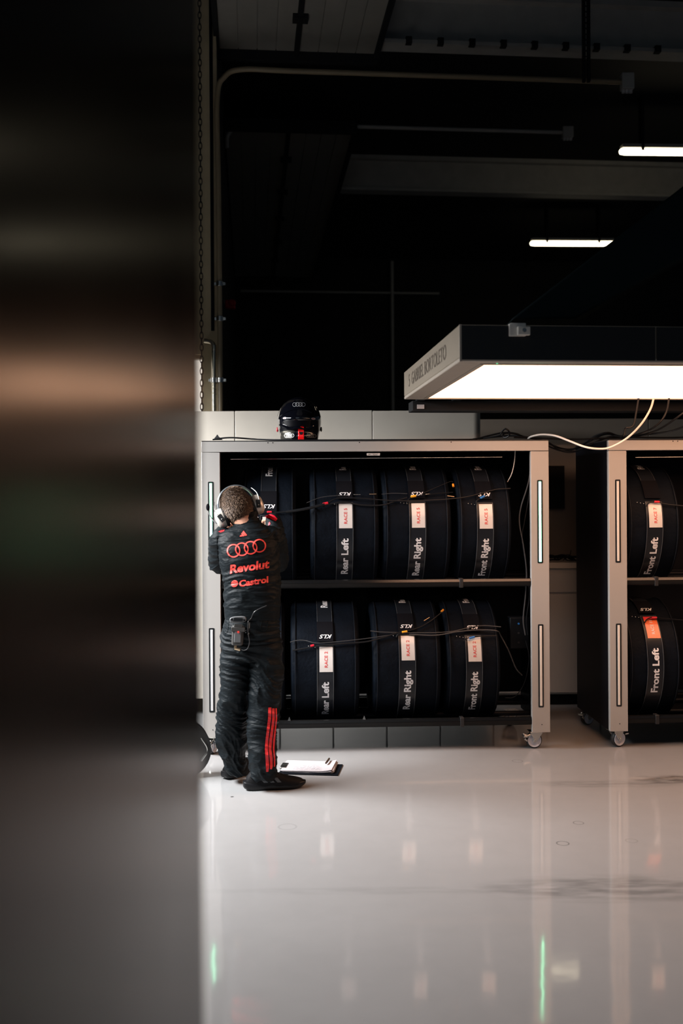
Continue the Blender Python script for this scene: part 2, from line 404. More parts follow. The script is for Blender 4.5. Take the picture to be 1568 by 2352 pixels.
pipe('conduit_pipe', 'tall beige pipe up the corner that bends right under the roof', [Vector((xz, PY-0.05, 0.02)), Vector((xz, PY-0.05, 2.5)), Vector((xz-0.005, PY-0.05, 4.0)), Vector((xz-0.01, PY-0.05, zt-0.22)), Vector((xz+0.05, PY-0.045, zt-0.04)), top, top+dirb*0.4, top+dirb*1.5, top+dirb*3.1],
     0.021, pipem, [Vector((xz, PY-0.05, at(505, y, PY).z)) for y in (655, 735, 875)])
px2 = at(493, 900, PY).x
zb = at(493, 788, PY).z
pipe('conduit_pipe', 'shorter steel pipe left of the tall one, elbowed at its top', [Vector((px2, PY-0.05, 0.02)), Vector((px2, PY-0.05, zb-0.3)), Vector((px2, PY-0.05, zb-0.06)), Vector((px2-0.02, PY-0.04, zb)), Vector((px2-0.075, PY-0.03, zb+0.015))], 0.019, pipes,
     [Vector((px2, PY-0.05, at(493, 875, PY).z))])
pz = at(488, 400, PY)
pipe('conduit_pipe', 'thin dark conduit beside the tall corner pipe above the elbow', [Vector((px2-0.006, PY-0.05, zb+0.09)), Vector((px2-0.006, PY-0.05, 4.4)), Vector((px2-0.008, PY-0.05, 5.6))], 0.014, blackm)
q0 = at(527, 300, 10.1); q1 = q0 + Vector((0, 0, -0.05))
pipe('conduit_pipe', 'dark conduit crossing under the far folding door leaf', [at(521, 340, 10.0), at(523, 310, 10.0), at(545, 290, 10.02), at(575, 284, 10.05), at(575, 284, 10.05)+dirb*1.2, at(575, 284, 10.05)+dirb*3.25], 0.02, beamm)
pipe('conduit_pipe', 'thin horizontal conduit low on the dark back wall', [bw(0.1, 9.15, 5.15), bw(1.8, 9.15, 5.15), bw(3.55, 9.15, 5.15)], 0.02, beamm)
pipe('conduit_pipe', 'vertical grey conduit down the dark back wall behind the lamp', [bw(2.72, 9.15, 5.7), bw(2.72, 9.15, 3.0), bw(2.72, 9.15, 0.1)], 0.03, beamm)
def jbox(label, c, w_, h_):
    c = Vector(c); t = thing('junction_box', label, 'junction box', c)
    MB().box(-w_/2, w_/2, -0.04, 0.04, -h_/2, h_/2).build('box_body', beamm, t, bev=0.006)
    k = MB()
    for i in (-1, 0, 1): k.cyl((i*w_*0.3, 0, -h_/2), (i*w_*0.3, 0, -h_/2-0.025), 0.014)
    k.build('cable_gland', greyd, t)
jbox('small grey junction box at the end of the upper conduit', top+dirb*3.13, 0.10, 0.13)
jbox('small grey junction box at the end of the lower conduit', at(575, 284, 10.05)+dirb*3.28, 0.11, 0.11)
h = MB(); a = at(1345, 0, 8.0); h.box(a.x-0.03, a.x-0.008, 7.98, 8.02, at(1345, 188, 8).z, 5.75); h.box(a.x+0.008, a.x+0.03, 7.98, 8.02, at(1345, 188, 8).z, 5.75)
for i in range(16): h.box(a.x-0.03, a.x+0.03, 7.975, 7.985, 5.0+i*0.045, 5.008+i*0.045)
tag(h.build('hanger_strut', dark, None, smooth=False), 'dark perforated hanger strut dropping from the roof to the conduit', 'strut')
# chain
ch = MB(); cz = at(463, 942, 7.72).z - 0.25; cx = at(463, 900, 7.72).x; i = 0
while cz < 5.74:
    pts = []
    for k in range(14):
        a = 2*PI*k/14; u = 0.0125*math.cos(a); v = 0.030*math.sin(a)
        pts.append(Vector((cx+(u if i % 2 == 0 else 0), 7.72+(u if i % 2 else 0), cz+v)))
    ch.tube(pts+[pts[0]], 0.0036, 6, 0, caps=False); cz += 0.046; i += 1
tag(ch.build('hanging_chain', blackm), 'thin steel link chain hanging in front of the bright window slit', 'chain')
# alarm on left wall
al = thing('alarm_sounder', 'small red alarm sounder on the dark left wall', 'alarm', at(528, 698, 10.0))
k = MB(); k.box(-0.045, 0.05, -0.05, 0.05, -0.05, 0.035); k.build('housing', redc, al, bev=0.01)
k = MB(); k.cyl((0.03, -0.05, 0.0), (0.03, -0.085, 0.0), 0.035, 0.028); k.build('beacon_lens', redst, al)
k = MB(); k.box(-0.10, -0.045, -0.03, 0.03, 0.0, 0.03); k.build('mounting_bracket', greyd, al, bev=0.003)
# fluorescent fittings
def tubelight(label, px, py, Y, L):
    c = at(px, py, Y); t = thing('ceiling_lamp', label, 'lamp', c, BR*0.5, 'fluorescent fittings under the roof')
    secs = []
    for u in (0.0, 0.012, 0.06, 0.5, L-0.06, L-0.012, L):
        k = 0.35 if u in (0.0, L) else (0.8 if u in (0.012, L-0.012) else 1.0)
        secs.append((Vector((u, 0, 0)), Vector((0, 0.045*k, 0)), Vector((0, 0, 0.034*k))))
    MB().loft(secs, 16, 2.6).build('diffuser', tubee, t)
    hb = MB().box(0.02, L-0.02, -0.05, 0.05, 0.03, 0.07); hb.build('lamp_housing', beamm, t, bev=0.005)
    for hx in (0.22, L-0.25): MB().box(hx, hx+0.03, -0.052, 0.052, 0.0, 5.75-c.z).build('hanger', dark, t)
tubelight('bright fluorescent lamp cut by the right edge of the photo', 1422, 348, 10.45, 1.25)
tubelight('bright fluorescent lamp lower and further back, seen whole', 1217, 559, 14.2, 1.22)
# white partition panels behind the trolleys
def panel(label, x0, x1, Y, z1, rnd=False, z0=1.09, mm=None):
    m = MB()
    if not rnd: m.box(x0+0.002, x1-0.002, Y, Y+0.05, z0, z1)
    else:
        pts = [(x0+0.002, Y), (x1-0.06, Y)] + [(x1-0.06+0.06*math.sin(a), Y+0.06-0.06*math.cos(a)) for a in (PI/2*k/8 for k in range(1, 9))] + [(x1, Y+0.14), (x0+0.002, Y+0.14)]
        m.rings([[Vector((p[0], p[1], z)) for p in pts] for z in (1.09, z1)])
    return tag(m.build('partition_panel', mm or panw, None, bev=0.004), label, 'panel', 'white partition panels behind the trolleys')
PZ = at(700, 943, 7.2).z
xs = [at(px, 980, 7.2).x for px in (539, 855, 1082, 1105)]
panel('white partition panel at the left end behind the trolley top', -1.75, xs[0], 7.2, PZ, z0=0.12)
panel('long white partition panel behind the black helmet', xs[0], xs[1], 7.2, PZ)
panel('white partition panel right of the helmet, rounded at its right end', xs[1], xs[3], 7.2, PZ-0.005, True)
Z2 = at(1300, 962, 8.0).z
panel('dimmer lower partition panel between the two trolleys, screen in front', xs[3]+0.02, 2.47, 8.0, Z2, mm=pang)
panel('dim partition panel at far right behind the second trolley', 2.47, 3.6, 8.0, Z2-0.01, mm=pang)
# monitor
mo = thing('wall_monitor', 'black monitor on the partition between the trolleys', 'monitor', at(1271, 1119, 7.9))
MB().box(-0.10, 0.088, 0.0, 0.03, -0.17, 0.17).build('screen', blackm, mo, bev=0.003)
MB().box(-0.05, 0.05, 0.03, 0.10, -0.05, 0.05).build('mount', blackm, mo)
# cabinets in a row, behind the trolleys, with one continuous top
CY = 7.45; x = -0.87; n = 0
for n in range(9):
    lab = ['white drawer cabinet seen between the two tyre trolleys', 'white cabinet in the row hidden behind the left trolley', 'white cabinet in the row behind the right trolley'][0 if n == 6 else (1 if n < 6 else 2)]
    t = thing('tool_cabinet', lab, 'cabinet', (x, CY, 0), 0, 'white cabinets in a row behind the trolleys')
    MB().box(0.004, 0.396, 0.02, 0.52, 0.085, 1.03).build('cabinet_body', cabw, t, bev=0.003)
    MB().box(0.02, 0.38, 0.06, 0.48, 0.0, 0.085).build('plinth', blackm, t)
    for z0, z1 in ((0.10, 0.845), (0.86, 1.0)) if n != 6 else ((0.10, 0.835), (0.85, 0.995)):
        MB().box(0.006, 0.394, 0.0, 0.02, z0, z1).build('drawer', cabw, t, bev=0.003)
    x += 0.4
tag(MB().box(-0.87, 2.73, CY-0.01, CY+0.54, 1.03, 1.075).build('worktop', panw, None, bev=0.004), 'long pale worktop running over the row of white cabinets', 'worktop')
cb = MB(); bc = at(1290, 1285, 7.55); random.seed(3)
for i in range(5):
    pts = [Vector((bc.x-0.12+random.uniform(-.02, .02)+j*0.045, 7.55+random.uniform(-.04, .05), 1.083+(0.0 if j in (0, 5) else random.uniform(0, .045)))) for j in range(6)]
    cb.tube(pts, 0.0045, 6, 6)
cb.tube([Vector((bc.x+.0, 7.52, 1.085)), Vector((bc.x+.05, 7.52, 1.12)), Vector((bc.x+.065, 7.53, 1.16))], 0.003, 6, 6)
tag(cb.build('cable_bundle', wirem), 'small tangle of black cables on the pale worktop', 'cable')
# the blurred gloss-black partition close beside the lens
gp = MB(); s0, s1 = 0.20, 1.12
def gx(Y): return -0.117 - 0.0365*Y
gp.rings([[Vector((gx(s0), s0, z)), Vector((gx(s1), s1, z)), Vector((gx(s1)-0.06, s1, z)), Vector((gx(s0)-0.06, s0, z))] for z in (0.0, 3.0)])
tag(gp.build('partition_screen', gloss, None, smooth=False), 'tall gloss black partition filling the left, close to the lens and blurred', 'partition')
# ================================================================== tyre trolleys
RA = math.radians(2.5)
RW, RD, RH = 2.136, 0.74, 1.915
def caster(parent, x, y, rz, silver_wheel=True):
    c = MB(); M = Matrix.Translation((x, y, 0)) @ Matrix.Rotation(rz, 4, 'Z')
    # local: wheel axis along y, wheel centre trails in +x
    wx = -0.012
    w1 = MB().lathe([(0.040, -0.017), (0.0485, -0.013), (0.050, -0.006), (0.050, 0.006), (0.0485, 0.013), (0.040, 0.017)], 'Y', 36, loop=True)
    w1.v = [v + Vector((wx, 0, 0.0505)) for v in w1.v]
    root = w1.build('caster', rubber, parent, M=M)
    w2 = MB().lathe([(0.004, -0.013), (0.014, -0.019), (0.017, -0.013), (0.032, -0.012), (0.038, -0.0185), (0.042, -0.0185), (0.042, 0.0185), (0.038, 0.0185), (0.032, 0.012), (0.017, 0.013), (0.014, 0.019), (0.004, 0.013)], 'Y', 36)
    w2.v = [v + Vector((wx, 0, 0.0505)) for v in w2.v]
    w2.build('wheel', wheelw if silver_wheel else greys, root, M=M)
    b = MB()
    for sy in (-1, 1):
        ys = sy*0.024
        prof = [(-0.020, 0.040), (-0.004, 0.040), (0.036, 0.094), (0.036, 0.103), (-0.040, 0.103), (-0.024, 0.07)]
        b.rings([[Vector((p[0], ys-0.0015, p[1])) for p in prof], [Vector((p[0], ys+0.0015, p[1])) for p in prof]])
    b.box(-0.040, 0.036, -0.026, 0.026, 0.100, 0.104)
    b.cyl((wx, -0.030, 0.0505), (wx, 0.030, 0.0505), 0.009); b.cyl((-0.025, 0, 0.103), (-0.025, 0, 0.108), 0.006); b.cyl((0.03, 0, 0.103), (0.03, 0, 0.108), 0.006)
    b.box(-0.045, 0.045, -0.04, 0.04, 0.104, 0.107)
    b.build('fork', chrome, root, M=M, bev=0.001)
    k = MB(); k.tube([(-0.03, -0.02, 0.094), (-0.055, -0.022, 0.082), (-0.072, -0.02, 0.088), (-0.085, -0.02, 0.094)], 0.006, 8, 5)
    k.box(-0.082, -0.055, -0.028, 0.02, 0.072, 0.082); k.cyl((-0.075, -0.02, 0.064), (-0.058, -0.02, 0.050), 0.006)
    k.build('brake_lever', chrome, root, M=M, bev=0.001)
    return root
def slot(parent, xc, z0, z1, m, wide=0.0145):
    s = MB(); n = 8; pts = []; hw = 0.017; r = 0.006
    for (cx, cz, a0) in ((xc+hw-r, z1-r, 0), (xc-hw+r, z1-r, PI/2), (xc-hw+r, z0+r, PI), (xc+hw-r, z0+r, 1.5*PI)):
        for i in range(5): a = a0 + PI/2*i/4; pts.append((cx+r*math.cos(a), cz+r*math.sin(a)))
    s.rings([[Vector((p[0], -0.0015, p[1])) for p in pts], [Vector((p[0], 0.004, p[1])) for p in pts]])
    so = s.build('light_slot', slotm, parent, smooth=False)
    MB().box(xc-wide/2, xc+wide/2, -0.004, 0.0, z0+0.010, z1-0.010).build('light_strip', m, so, bev=0.001)
def trolley(label, loc, strips, crz=1.2):
    t = thing('tyre_trolley', label, 'trolley', loc, RA, 'silver framed tyre trolleys')
    pw = 0.112
    for side, x0 in enumerate((0.0, RW-pw)):
        p = MB().box(x0, x0+pw, 0.0, 0.035, 0.107, 1.846); po = p.build('post', silver, t, bev=0.002)
        slot(po, x0+pw*0.5, 1.153, 1.668, strips[side][0]); slot(po, x0+pw*0.5, 0.262, 0.776, strips[side][1])
        hn = MB().cyl((x0+0.06, -0.001, 0.155), (x0+0.06, 0.002, 0.155), 0.003); hn.build('screw', blackm, po)
    MB().box(0, RW, 0.0, 0.035, 1.849, RH-0.004).build('header', silver, t, bev=0.002)
    for xx in (0.405, 0.435, 0.965, 1.53): MB().cyl((xx, -0.001, RH-0.011), (xx, 0.003, RH-0.011), 0.0035, seg=12).build('screw', blackm, t)
    MB().box(0.002, RW-0.002, 0.0, RD, RH-0.004, RH+0.002).build('top_mat', rubber, t)
    MB().box(0.002, RW-0.002, 0.035, RD, 1.87, RH-0.005).build('roof_panel', blackp, t)
    for x0 in (0.003, RW-0.018):
        sp = MB(); prof = [(0.036, 0.107), (RD, 0.107+0.0), (RD, 1.87), (0.036, 1.87)]
        sp.rings([[Vector((x0, p[0], p[1])) for p in prof], [Vector((x0+0.015, p[0], p[1])) for p in prof]])
        so = sp.build('side_panel', blackp, t, smooth=False)
        for yy, zz in ((0.06, 0.16), (0.36, 1.60), (0.34, 1.52), (0.3, 0.75), (0.3, 0.95)):
            xi = x0+0.015 if x0 < 1 else x0
            MB().cyl((xi-0.003, yy, zz), (xi+0.003, yy, zz), 0.004, seg=8).build('screw', chrome, so)
    MB().box(0.018, RW-0.018, RD-0.012, RD, 0.22, 1.87).build('back_panel', blackp, t)
    # shelves: carbon front beam, bearers between
    for zt in (1.059, 0.200):
        f = MB()
        pr = [(0.0275+0.0185*math.cos(a), zt-0.0185+0.0185*math.sin(a)) for a in (PI*q/8 for q in range(9))] + [(0.0275+0.0185*math.cos(a), zt-0.0335+0.0165*math.sin(a)) for a in (PI+PI*q/8 for q in range(9))]
        f.rings([[Vector((xx, a, b)) for a, b in pr] for xx in (0.018, RW-0.018)])
        fo = f.build('shelf_beam', carbon, t, angle=60)
        e_ = MB(); e_.rings([[Vector((xx, a, b)) for a, b in ((0.0095, zt-0.018), (0.0150, zt-0.003), (0.0265, zt+0.0005), (0.0265, zt+0.002), (0.0132, zt-0.0015), (0.0078, zt-0.0170))] for xx in (0.018, RW-0.018)])
        e_.build('highlight_strip', carbt, fo, smooth=False)  # glossy strip added, angled to catch the light box as a bright line
        if zt < 0.5: MB().box(0.018, 1.86, 0.05, RD-0.055, zt-0.048, zt-0.038).build('tray', blackp, t)
        MB().box(0.018, RW-0.018, RD-0.05, RD-0.014, zt-0.05, zt).build('shelf_beam', blackp, t, bev=0.006)
        for yb in (0.215, 0.555):
            MB().cyl((0.018, yb, zt-0.018), (RW-0.018, yb, zt-0.018), 0.016).build('bearer_tube', blackp, t)
        for xb in (0.30, 1.59):
            j = MB().box(xb-0.012, xb+0.012, 0.006, 0.06, zt-0.054, zt+0.004); j.build('beam_joint', rubber, t, bev=0.003)
        for xb in (0.525, 0.985) if zt < 0.5 else ():
            q = MB(); q.rings([[Vector((xb-0.009, 0.012, zt)), Vector((xb+0.009, 0.012, zt)), Vector((xb+0.009, 0.03, zt)), Vector((xb-0.009, 0.03, zt))], [Vector((xb-0.001, 0.02, zt+0.022)), Vector((xb+0.001, 0.02, zt+0.022)), Vector((xb+0.001, 0.022, zt+0.022)), Vector((xb-0.001, 0.022, zt+0.022))]])
            q.build('divider_foot', chrome, t, smooth=False)
    MB().cyl((0.175, 0.02, 1.805), (1.85, 0.02, 1.811), 0.0022, seg=8).build('curtain_rod', chrome, t)
    for (x, y, rz) in ((0.056, 0.055, crz), (RW-0.080, 0.05, 0.05), (0.06, RD-0.07, 0.5), (RW-0.10, RD-0.07, 0.2)):
        caster(t, x, y, rz)
    return t
T1P = at(462, 1013, 6.065); T1P = Vector((T1P.x, 6.065, 0))
T2P = at(1397, 1010, 6.165); T2P = Vector((T2P.x, 6.165, 0))
T1 = trolley('large silver trolley full of covered tyres behind the standing person', T1P, ((glow, greyd), (glow, creamd)))
T2 = trolley('silver tyre trolley at the right edge, cut by the photo', T2P, ((creamd, creamd), (creamd, creamd)), PI+0.42)
M1 = Matrix.Translation(T1P) @ Matrix.Rotation(RA, 4, 'Z'); M2 = Matrix.Translation(T2P) @ Matrix.Rotation(RA, 4, 'Z')
st = MB().box(1.010, 1.091, 0.004, 0.012, 1.824, 1.838)
so = st.build('name_sticker', cardw, T1)
v = text2d('CAR 5 TROLLEY 1', 0.02)
MB_ = MB(); k = 0.0075; flat(MB_, v, lambda a, b: Vector((1.015+a*0.071/v[2], 0.0035, 1.8275+b*k))); MB_.build('lettering', blackm, so, fix=False)
# ================================================================== covered tyres
BY = 0.395; BRD = 0.383
def make_bag(label, M, rz, xc, zc, wd, card, word, a_card, cardmat, cardtxt_m, kls=True, seed=1, flare=0.0):
    """tyre in a black heated cover, axis along x; angles measured up from the front"""
    base = M @ Vector((xc, BY, zc-BRD))
    t = thing('covered_tyre', label, 'tyre', base, RA, 'tyres in black covers on the trolleys')
    C = Vector((0, 0, BRD))
    def P(x, s, r):                       # s = arc length up from the front
        a = s/BRD
        return C + Vector((x, -r*math.cos(a), r*math.sin(a)))
    prof = [(0.06, -0.5), (0.20, -0.5), (0.34, -0.495), (0.355, -0.485), (0.366, -0.46), (0.370, -0.42), (0.371, -0.36), (0.371, -0.30), (0.371, -0.24), (0.371, -0.18), (0.371, -0.12), (0.371, -0.06), (0.371, 0)]
    prof = prof + [(r, -h) for r, h in prof[-2::-1]]
    prof = [(r*BRD/0.371, h) for r, h in prof]
    rings = []; seg = 112; off = Vector((seed*3.1, seed*1.7, 0))
    for r, h in prof:
        ring = []
        for k in range(seg):
            a = 2*PI*k/seg; x = h*wd
            p = C + Vector((x, -r*math.cos(a), r*math.sin(a)))
            if r > 0.3:
                nn = noise.noise(Vector((x*9, math.cos(a)*3.4, math.sin(a)*3.4)) + off)*0.0042 + noise.noise(Vector((x*22, math.cos(a)*14, math.sin(a)*14)) + off)*0.002
                nn += (1-abs(noise.noise(Vector((x*5, a*9, seed)))))**6*0.004*(abs(h)*2)**2 - 0.004
                q = (p-C); q.x = 0; p = p + q.normalized()*min(nn, 0.0)
            ring.append(p)
        rings.append(ring)
    MB().rings(rings).build('cover', bagf, t)
    pp = MB()
    for sx in (-0.43, 0.43):
        pts = [C + Vector((sx*wd, -(BRD+.001)*math.cos(a), (BRD+.001)*math.sin(a))) for a in (2*PI*k/72 for k in range(72))]
        pp.tube(pts+[pts[0]], 0.0032, 6, 0, caps=False)
    pp.build('piping', bagp, t)
    def strip(x0, x1, sa, sb, r, th=0.002, n=None):
        n = n or max(2, int(abs(sb-sa)/0.015)); m = MB(); rg = []
        for i in range(n+1):
            s = sa+(sb-sa)*i/n
            rg.append([P(x0, s, r), P(x1, s, r), P(x1, s, r+th), P(x0, s, r+th)])
        return m.rings(rg)
    sc = a_card*BRD                        # arc position of the top of the card
    lo = -1.50*BRD
    sl = strip(-0.052, 0.052, lo, sc+0.010, BRD+0.002).build('label_sleeve', vinyl, t)
    ed = MB()
    for xx in (-0.050, 0.050):
        pts = [P(xx, lo+(sc+0.006-lo)*i/30, BRD+0.0055) for i in range(31)]; ed.tube(pts, 0.0016, 5, 0)
    pts = [P(-0.05+0.1*i/6, sc+0.006, BRD+0.0055) for i in range(7)]; ed.tube(pts, 0.0016, 5, 0)
    ed.build('sleeve_edge', greys, sl)
    cd = strip(-0.036, 0.046, sc-0.154, sc-0.002, BRD+0.0045, 0.0015).build('race_card', cardmat, t)
    tx = text2d(card, 0.012); L_ = 0.096; ch_ = 0.0185
    m = MB(); flat(m, tx, lambda u, v_: P(0.012-v_*ch_+0.002, sc-0.127+u*L_/tx[2], BRD+0.0068)); m.build('lettering', cardtxt_m, cd, fix=False)
    if cardmat is cardo:
        strip(-0.036, 0.046, sc-0.026, sc-0.002, BRD+0.0062, 0.0008).build('red_band', redst, cd)
    tw = text2d(word, 0.030); L_ = 0.260 if word == 'Rear Left' else 0.283; cap = 0.0400
    top_ = sc-0.154-0.062
    m = MB(); flat(m, tw, lambda u, v_: P(0.020-v_*cap, top_-L_+u*L_/tw[2], BRD+0.0058)); m.build('lettering', whitet, sl, fix=False)
    # strap over the top, with the maker's flap
    a2 = sc+0.155
    s2 = strip(-0.048, 0.048, a2, PI*0.75*BRD, BRD+0.003).build('label_sleeve', vinyl, t)
    e2 = MB()
    for xx in (-0.046, 0.046):
        e2.tube([P(xx, a2+(PI*0.7*BRD-a2)*i/20, BRD+0.0065) for i in range(21)], 0.0014, 5, 0)
    e2.tube([P(-0.046+0.092*i/6, a2+0.002, BRD+0.0065) for i in range(7)], 0.0014, 5, 0)
    e2.build('sleeve_edge', greys, s2)
    m = MB(); flat(m, tw, lambda u, v_: P(0.020-v_*cap, a2+0.150+u*L_/tw[2], BRD+0.0068)); m.build('lettering', whitet, s2, fix=False)
    fp = strip(-0.050, 0.050, sc+0.030, a2+0.012, BRD+0.0055, 0.003).build('closing_flap', flapm, t)
    if kls:
        tk = text2d('KLS', 0.02, 0.35)
        m = MB(); flat(m, tk, lambda u, v_: P(0.042-u*0.078/tk[2], sc+0.074-v_*0.024, BRD+0.0095)); m.build('lettering', whitet, fp, fix=False)
    # plug and its three bright screws at the label's upper left
    pg = MB()
    for i in range(3): pg.ball(P(-0.062-0.020*i, sc-0.004+0.004*i, BRD+0.004), 0.0032, seg=8, n=6)
    pg.build('rivet', chrome, t)
    return t
ZU, ZL = 1.379, 0.507
D = math.radians
up = 'upper shelf of the left trolley'; lw = 'lower shelf of the left trolley'
make_bag('covered tyre on the upper shelf beside the person\'s head, label hidden', M1, RA, 0.405, ZU, 0.34, 'RACE 5', 'Front Left', D(11), cardw, redt, seed=1)
make_bag('covered tyre on the upper shelf, strap printed Rear Left, white card', M1, RA, 0.873, ZU, 0.43, 'RACE 5', 'Rear Left', D(22.9), cardw, redt, seed=2)
make_bag('covered tyre on the upper shelf, strap printed Rear Right, white card', M1, RA, 1.322, ZU, 0.43, 'RACE 5', 'Rear Right', D(22.9), cardw, redt, seed=3)
make_bag('covered tyre at the upper shelf\'s right end, strap printed Front Right', M1, RA, 1.742, ZU, 0.34, 'RACE 5', 'Front Right', D(21.6), cardw, redt, seed=4)
make_bag('covered tyre on the lower shelf hidden behind the person\'s legs', M1, RA, 0.33, ZL, 0.34, 'RACE 2', 'Front Left', D(18), cardw, redt, seed=5)
make_bag('covered tyre on the lower shelf, strap printed Rear Left, white card', M1, RA, 0.748, ZL, 0.43, 'RACE 2', 'Rear Left', D(21.6), cardw, redt, seed=6)
make_bag('covered tyre on the lower shelf, strap printed Rear Right, white card', M1, RA, 1.254, ZL, 0.43, 'RACE 2', 'Rear Right', D(31.1), cardw, redt, seed=7)
make_bag('covered tyre at the lower shelf\'s right end, strap printed Front Right', M1, RA, 1.668, ZL, 0.34, 'RACE 2', 'Front Right', D(29.2), cardw, redt, seed=8)
make_bag('covered tyre with a white card on the upper shelf of the right trolley', M2, RA, 0.292, ZU, 0.34, 'RACE 7', 'Front Left', D(21.6), cardw, redt, kls=False, seed=9)
make_bag('covered tyre with the only orange card, on the right trolley', M2, RA, 0.292, ZL, 0.34, 'RACE 11', 'Front Left', D(48.8), cardo, whitet, seed=10)
# ================================================================== cables over the tyres
def on_tyre(px, py, M, zc, gap=0.012):
    Mi = M.inverted(); O = Mi @ Vector((0, 0, EYE)); Q = Mi @ at(px, py, 6.0); d = (Q-O).normalized()
    R = BRD+gap; oy, oz = O.y-BY, O.z-zc
    a = d.y**2+d.z**2; b = 2*(oy*d.y+oz*d.z); c = oy*oy+oz*oz-R*R; disc = b*b-4*a*c
    if disc > 0: return M @ (O+d*((-b-math.sqrt(disc))/(2*a)))
    return M @ (O+d*(-b/(2*a)))
def cable(label, pts, r, m, plugs=(), group=None, name='power_cable'):
    L = pts[len(pts)//2]; t = thing(name, label, 'cable', L, 0, group)
    MB().tube([p-L for p in pts], r, 8, 8).build('jacket', m, t)
    for (p, q, rr, mm, nm) in plugs: MB().cyl(p-L, q-L, rr, seg=12).build(nm, mm, t, bev=rr*0.2)
    return t
def U(px, py, g=0.014): return on_tyre(px, py, M1, ZU, g)
def Lw(px, py, g=0.014): return on_tyre(px, py, M1, ZL, g)
cable('long black heater cable across the upper row of tyres', [U(612, 1178), U(650, 1176), U(695, 1170), U(730, 1163, .016), U(760, 1157, .018), U(790, 1153, .022), U(830, 1160), U(878, 1160), U(905, 1152), U(935, 1143, .02)], 0.0048, wirem,
      [(U(741, 1158, .022), U(753, 1155, .022), 0.0078, redc, 'red_sleeve')])
tk = cable('thick wrapped cable section left of the red sleeve', [U(656, 1176, .02), U(690, 1171, .024), U(722, 1164, .024), U(745, 1158, .024)], 0.0088, wirem, group=None)
cable('slack black cable looping across to the upper blue sleeve', [U(742, 1165), U(770, 1146, .02), U(820, 1144, .024), U(905, 1150, .022), U(985, 1149, .022), U(1060, 1143, .02), U(1105, 1133), U(1140, 1124), U(1172, 1122)], 0.0038, wirem)
cable('thin grey cable above the upper Rear Left card', [U(704, 1155), U(735, 1143), U(765, 1139), U(800, 1138)], 0.0020, wireg)
cable('thin black lead ending in the yellow sleeve over the upper Rear Right card', [U(933, 1158, .014), U(936, 1150, .02), U(943, 1143, .022), U(960, 1139, .022), U(1000, 1134, .02), U(1040, 1131)], 0.0035, wirem,
      [(U(943, 1141, .024), U(955, 1139, .024), 0.0075, yelc, 'yellow_sleeve')])
cable('thin grey lead with brass plugs above the upper tyres', [U(876, 1135), U(905, 1133, .015), U(935, 1134, .018)], 0.0018, wireg,
      [(U(812, 1136), U(828, 1136), 0.0028, chrome, 'plug_pin'), (U(848, 1135), U(864, 1134.5), 0.0028, brass, 'plug_pin'), (U(977, 1135.5), U(988, 1134.5), 0.0028, chrome, 'plug_pin'), (U(1027, 1139), U(1043, 1141), 0.0028, brass, 'plug_pin')])
cable('thin lead hanging between upper tyres with an orange end', [U(965, 1136), U(1000, 1120), U(1035, 1106), U(1040, 1112)], 0.0018, wirem,
      [(U(1040, 1112, .02), U(1041, 1118, .02), 0.0068, oran, 'orange_sleeve')])
cable('short lead with the blue sleeve over the upper Front Right card', [U(1094, 1158, .014), U(1094, 1151, .02), U(1101, 1146, .022), U(1110, 1141, .024)], 0.0048, wirem,
      [(U(1102.5, 1144.5, .024), U(1112, 1139.5, .024), 0.0068, bluc, 'blue_sleeve')])
cable('short lead with the red sleeve beside the person\'s raised arm', [U(600, 1180), U(612, 1176), U(626, 1177)], 0.004, wirem, [(U(613, 1176, .02), U(624, 1176, .02), 0.006, redc, 'red_sleeve')])
cable('long black heater cable across the lower row of tyres', [Lw(672, 1494), Lw(705, 1488), Lw(740, 1482, .02), Lw(790, 1478), Lw(840, 1474), Lw(880, 1464), Lw(910, 1454, .02), Lw(930, 1449, .024)], 0.0048, wirem,
      [(Lw(713, 1484, .02), Lw(721, 1482, .02), 0.0072, redc, 'red_sleeve')])
cable('pair lead above the lower Rear Left card', [Lw(666, 1475), Lw(682, 1471), Lw(700, 1471), Lw(735, 1477, .02), Lw(830, 1468), Lw(900, 1458)], 0.0026, wireg)
cable('black lead through the lower yellow sleeve up to the orange one', [Lw(910, 1464, .012), Lw(913, 1458, .018), Lw(922, 1452, .022), Lw(936, 1449, .022), Lw(965, 1440), Lw(990, 1425, .02), Lw(1014, 1406, .02)], 0.0042, wirem,
      [(Lw(922.5, 1452, .024), Lw(935, 1450, .024), 0.0066, yelc, 'yellow_sleeve'), (Lw(1013, 1405, .024), Lw(1018, 1400.5, .024), 0.0068, oran, 'orange_sleeve'), (Lw(973, 1426, .018), Lw(986, 1418, .018), 0.0028, brass, 'plug_pin')])
p = [Lw(850, 1449), Lw(880, 1452), Lw(930, 1453, .016), Lw(1000, 1453, .018), Lw(1040, 1450, .018), Lw(1075, 1442), Lw(1110, 1437), Lw(1150, 1440, .02)]
cable('thin grey cable arching over the lower Rear Right and Front Right tyres', p, 0.0030, wireg)
p = [Lw(940, 1457, .016), Lw(1000, 1459, .018), Lw(1050, 1451, .018), Lw(1100, 1447), Lw(1140, 1449, .02), M1 @ Vector((1.855, 0.12, .69)), M1 @ Vector((1.90, 0.10, 0.60)), M1 @ Vector((1.945, 0.10, 0.49)), M1 @ Vector((1.99, 0.12, 0.44))]
cable('grey cable curving down past the lower Front Right tyre', p, 0.0040, wireg)
cable('short lead with the blue sleeve over the lower Front Right card', [Lw(1064, 1473, .012), Lw(1068, 1468, .018), Lw(1076, 1465, .022), Lw(1110, 1461, .022), Lw(1140, 1460)], 0.0038, wirem,
      [(Lw(1077.5, 1466, .024), Lw(1089.5, 1463, .024), 0.0068, bluc, 'blue_sleeve')])
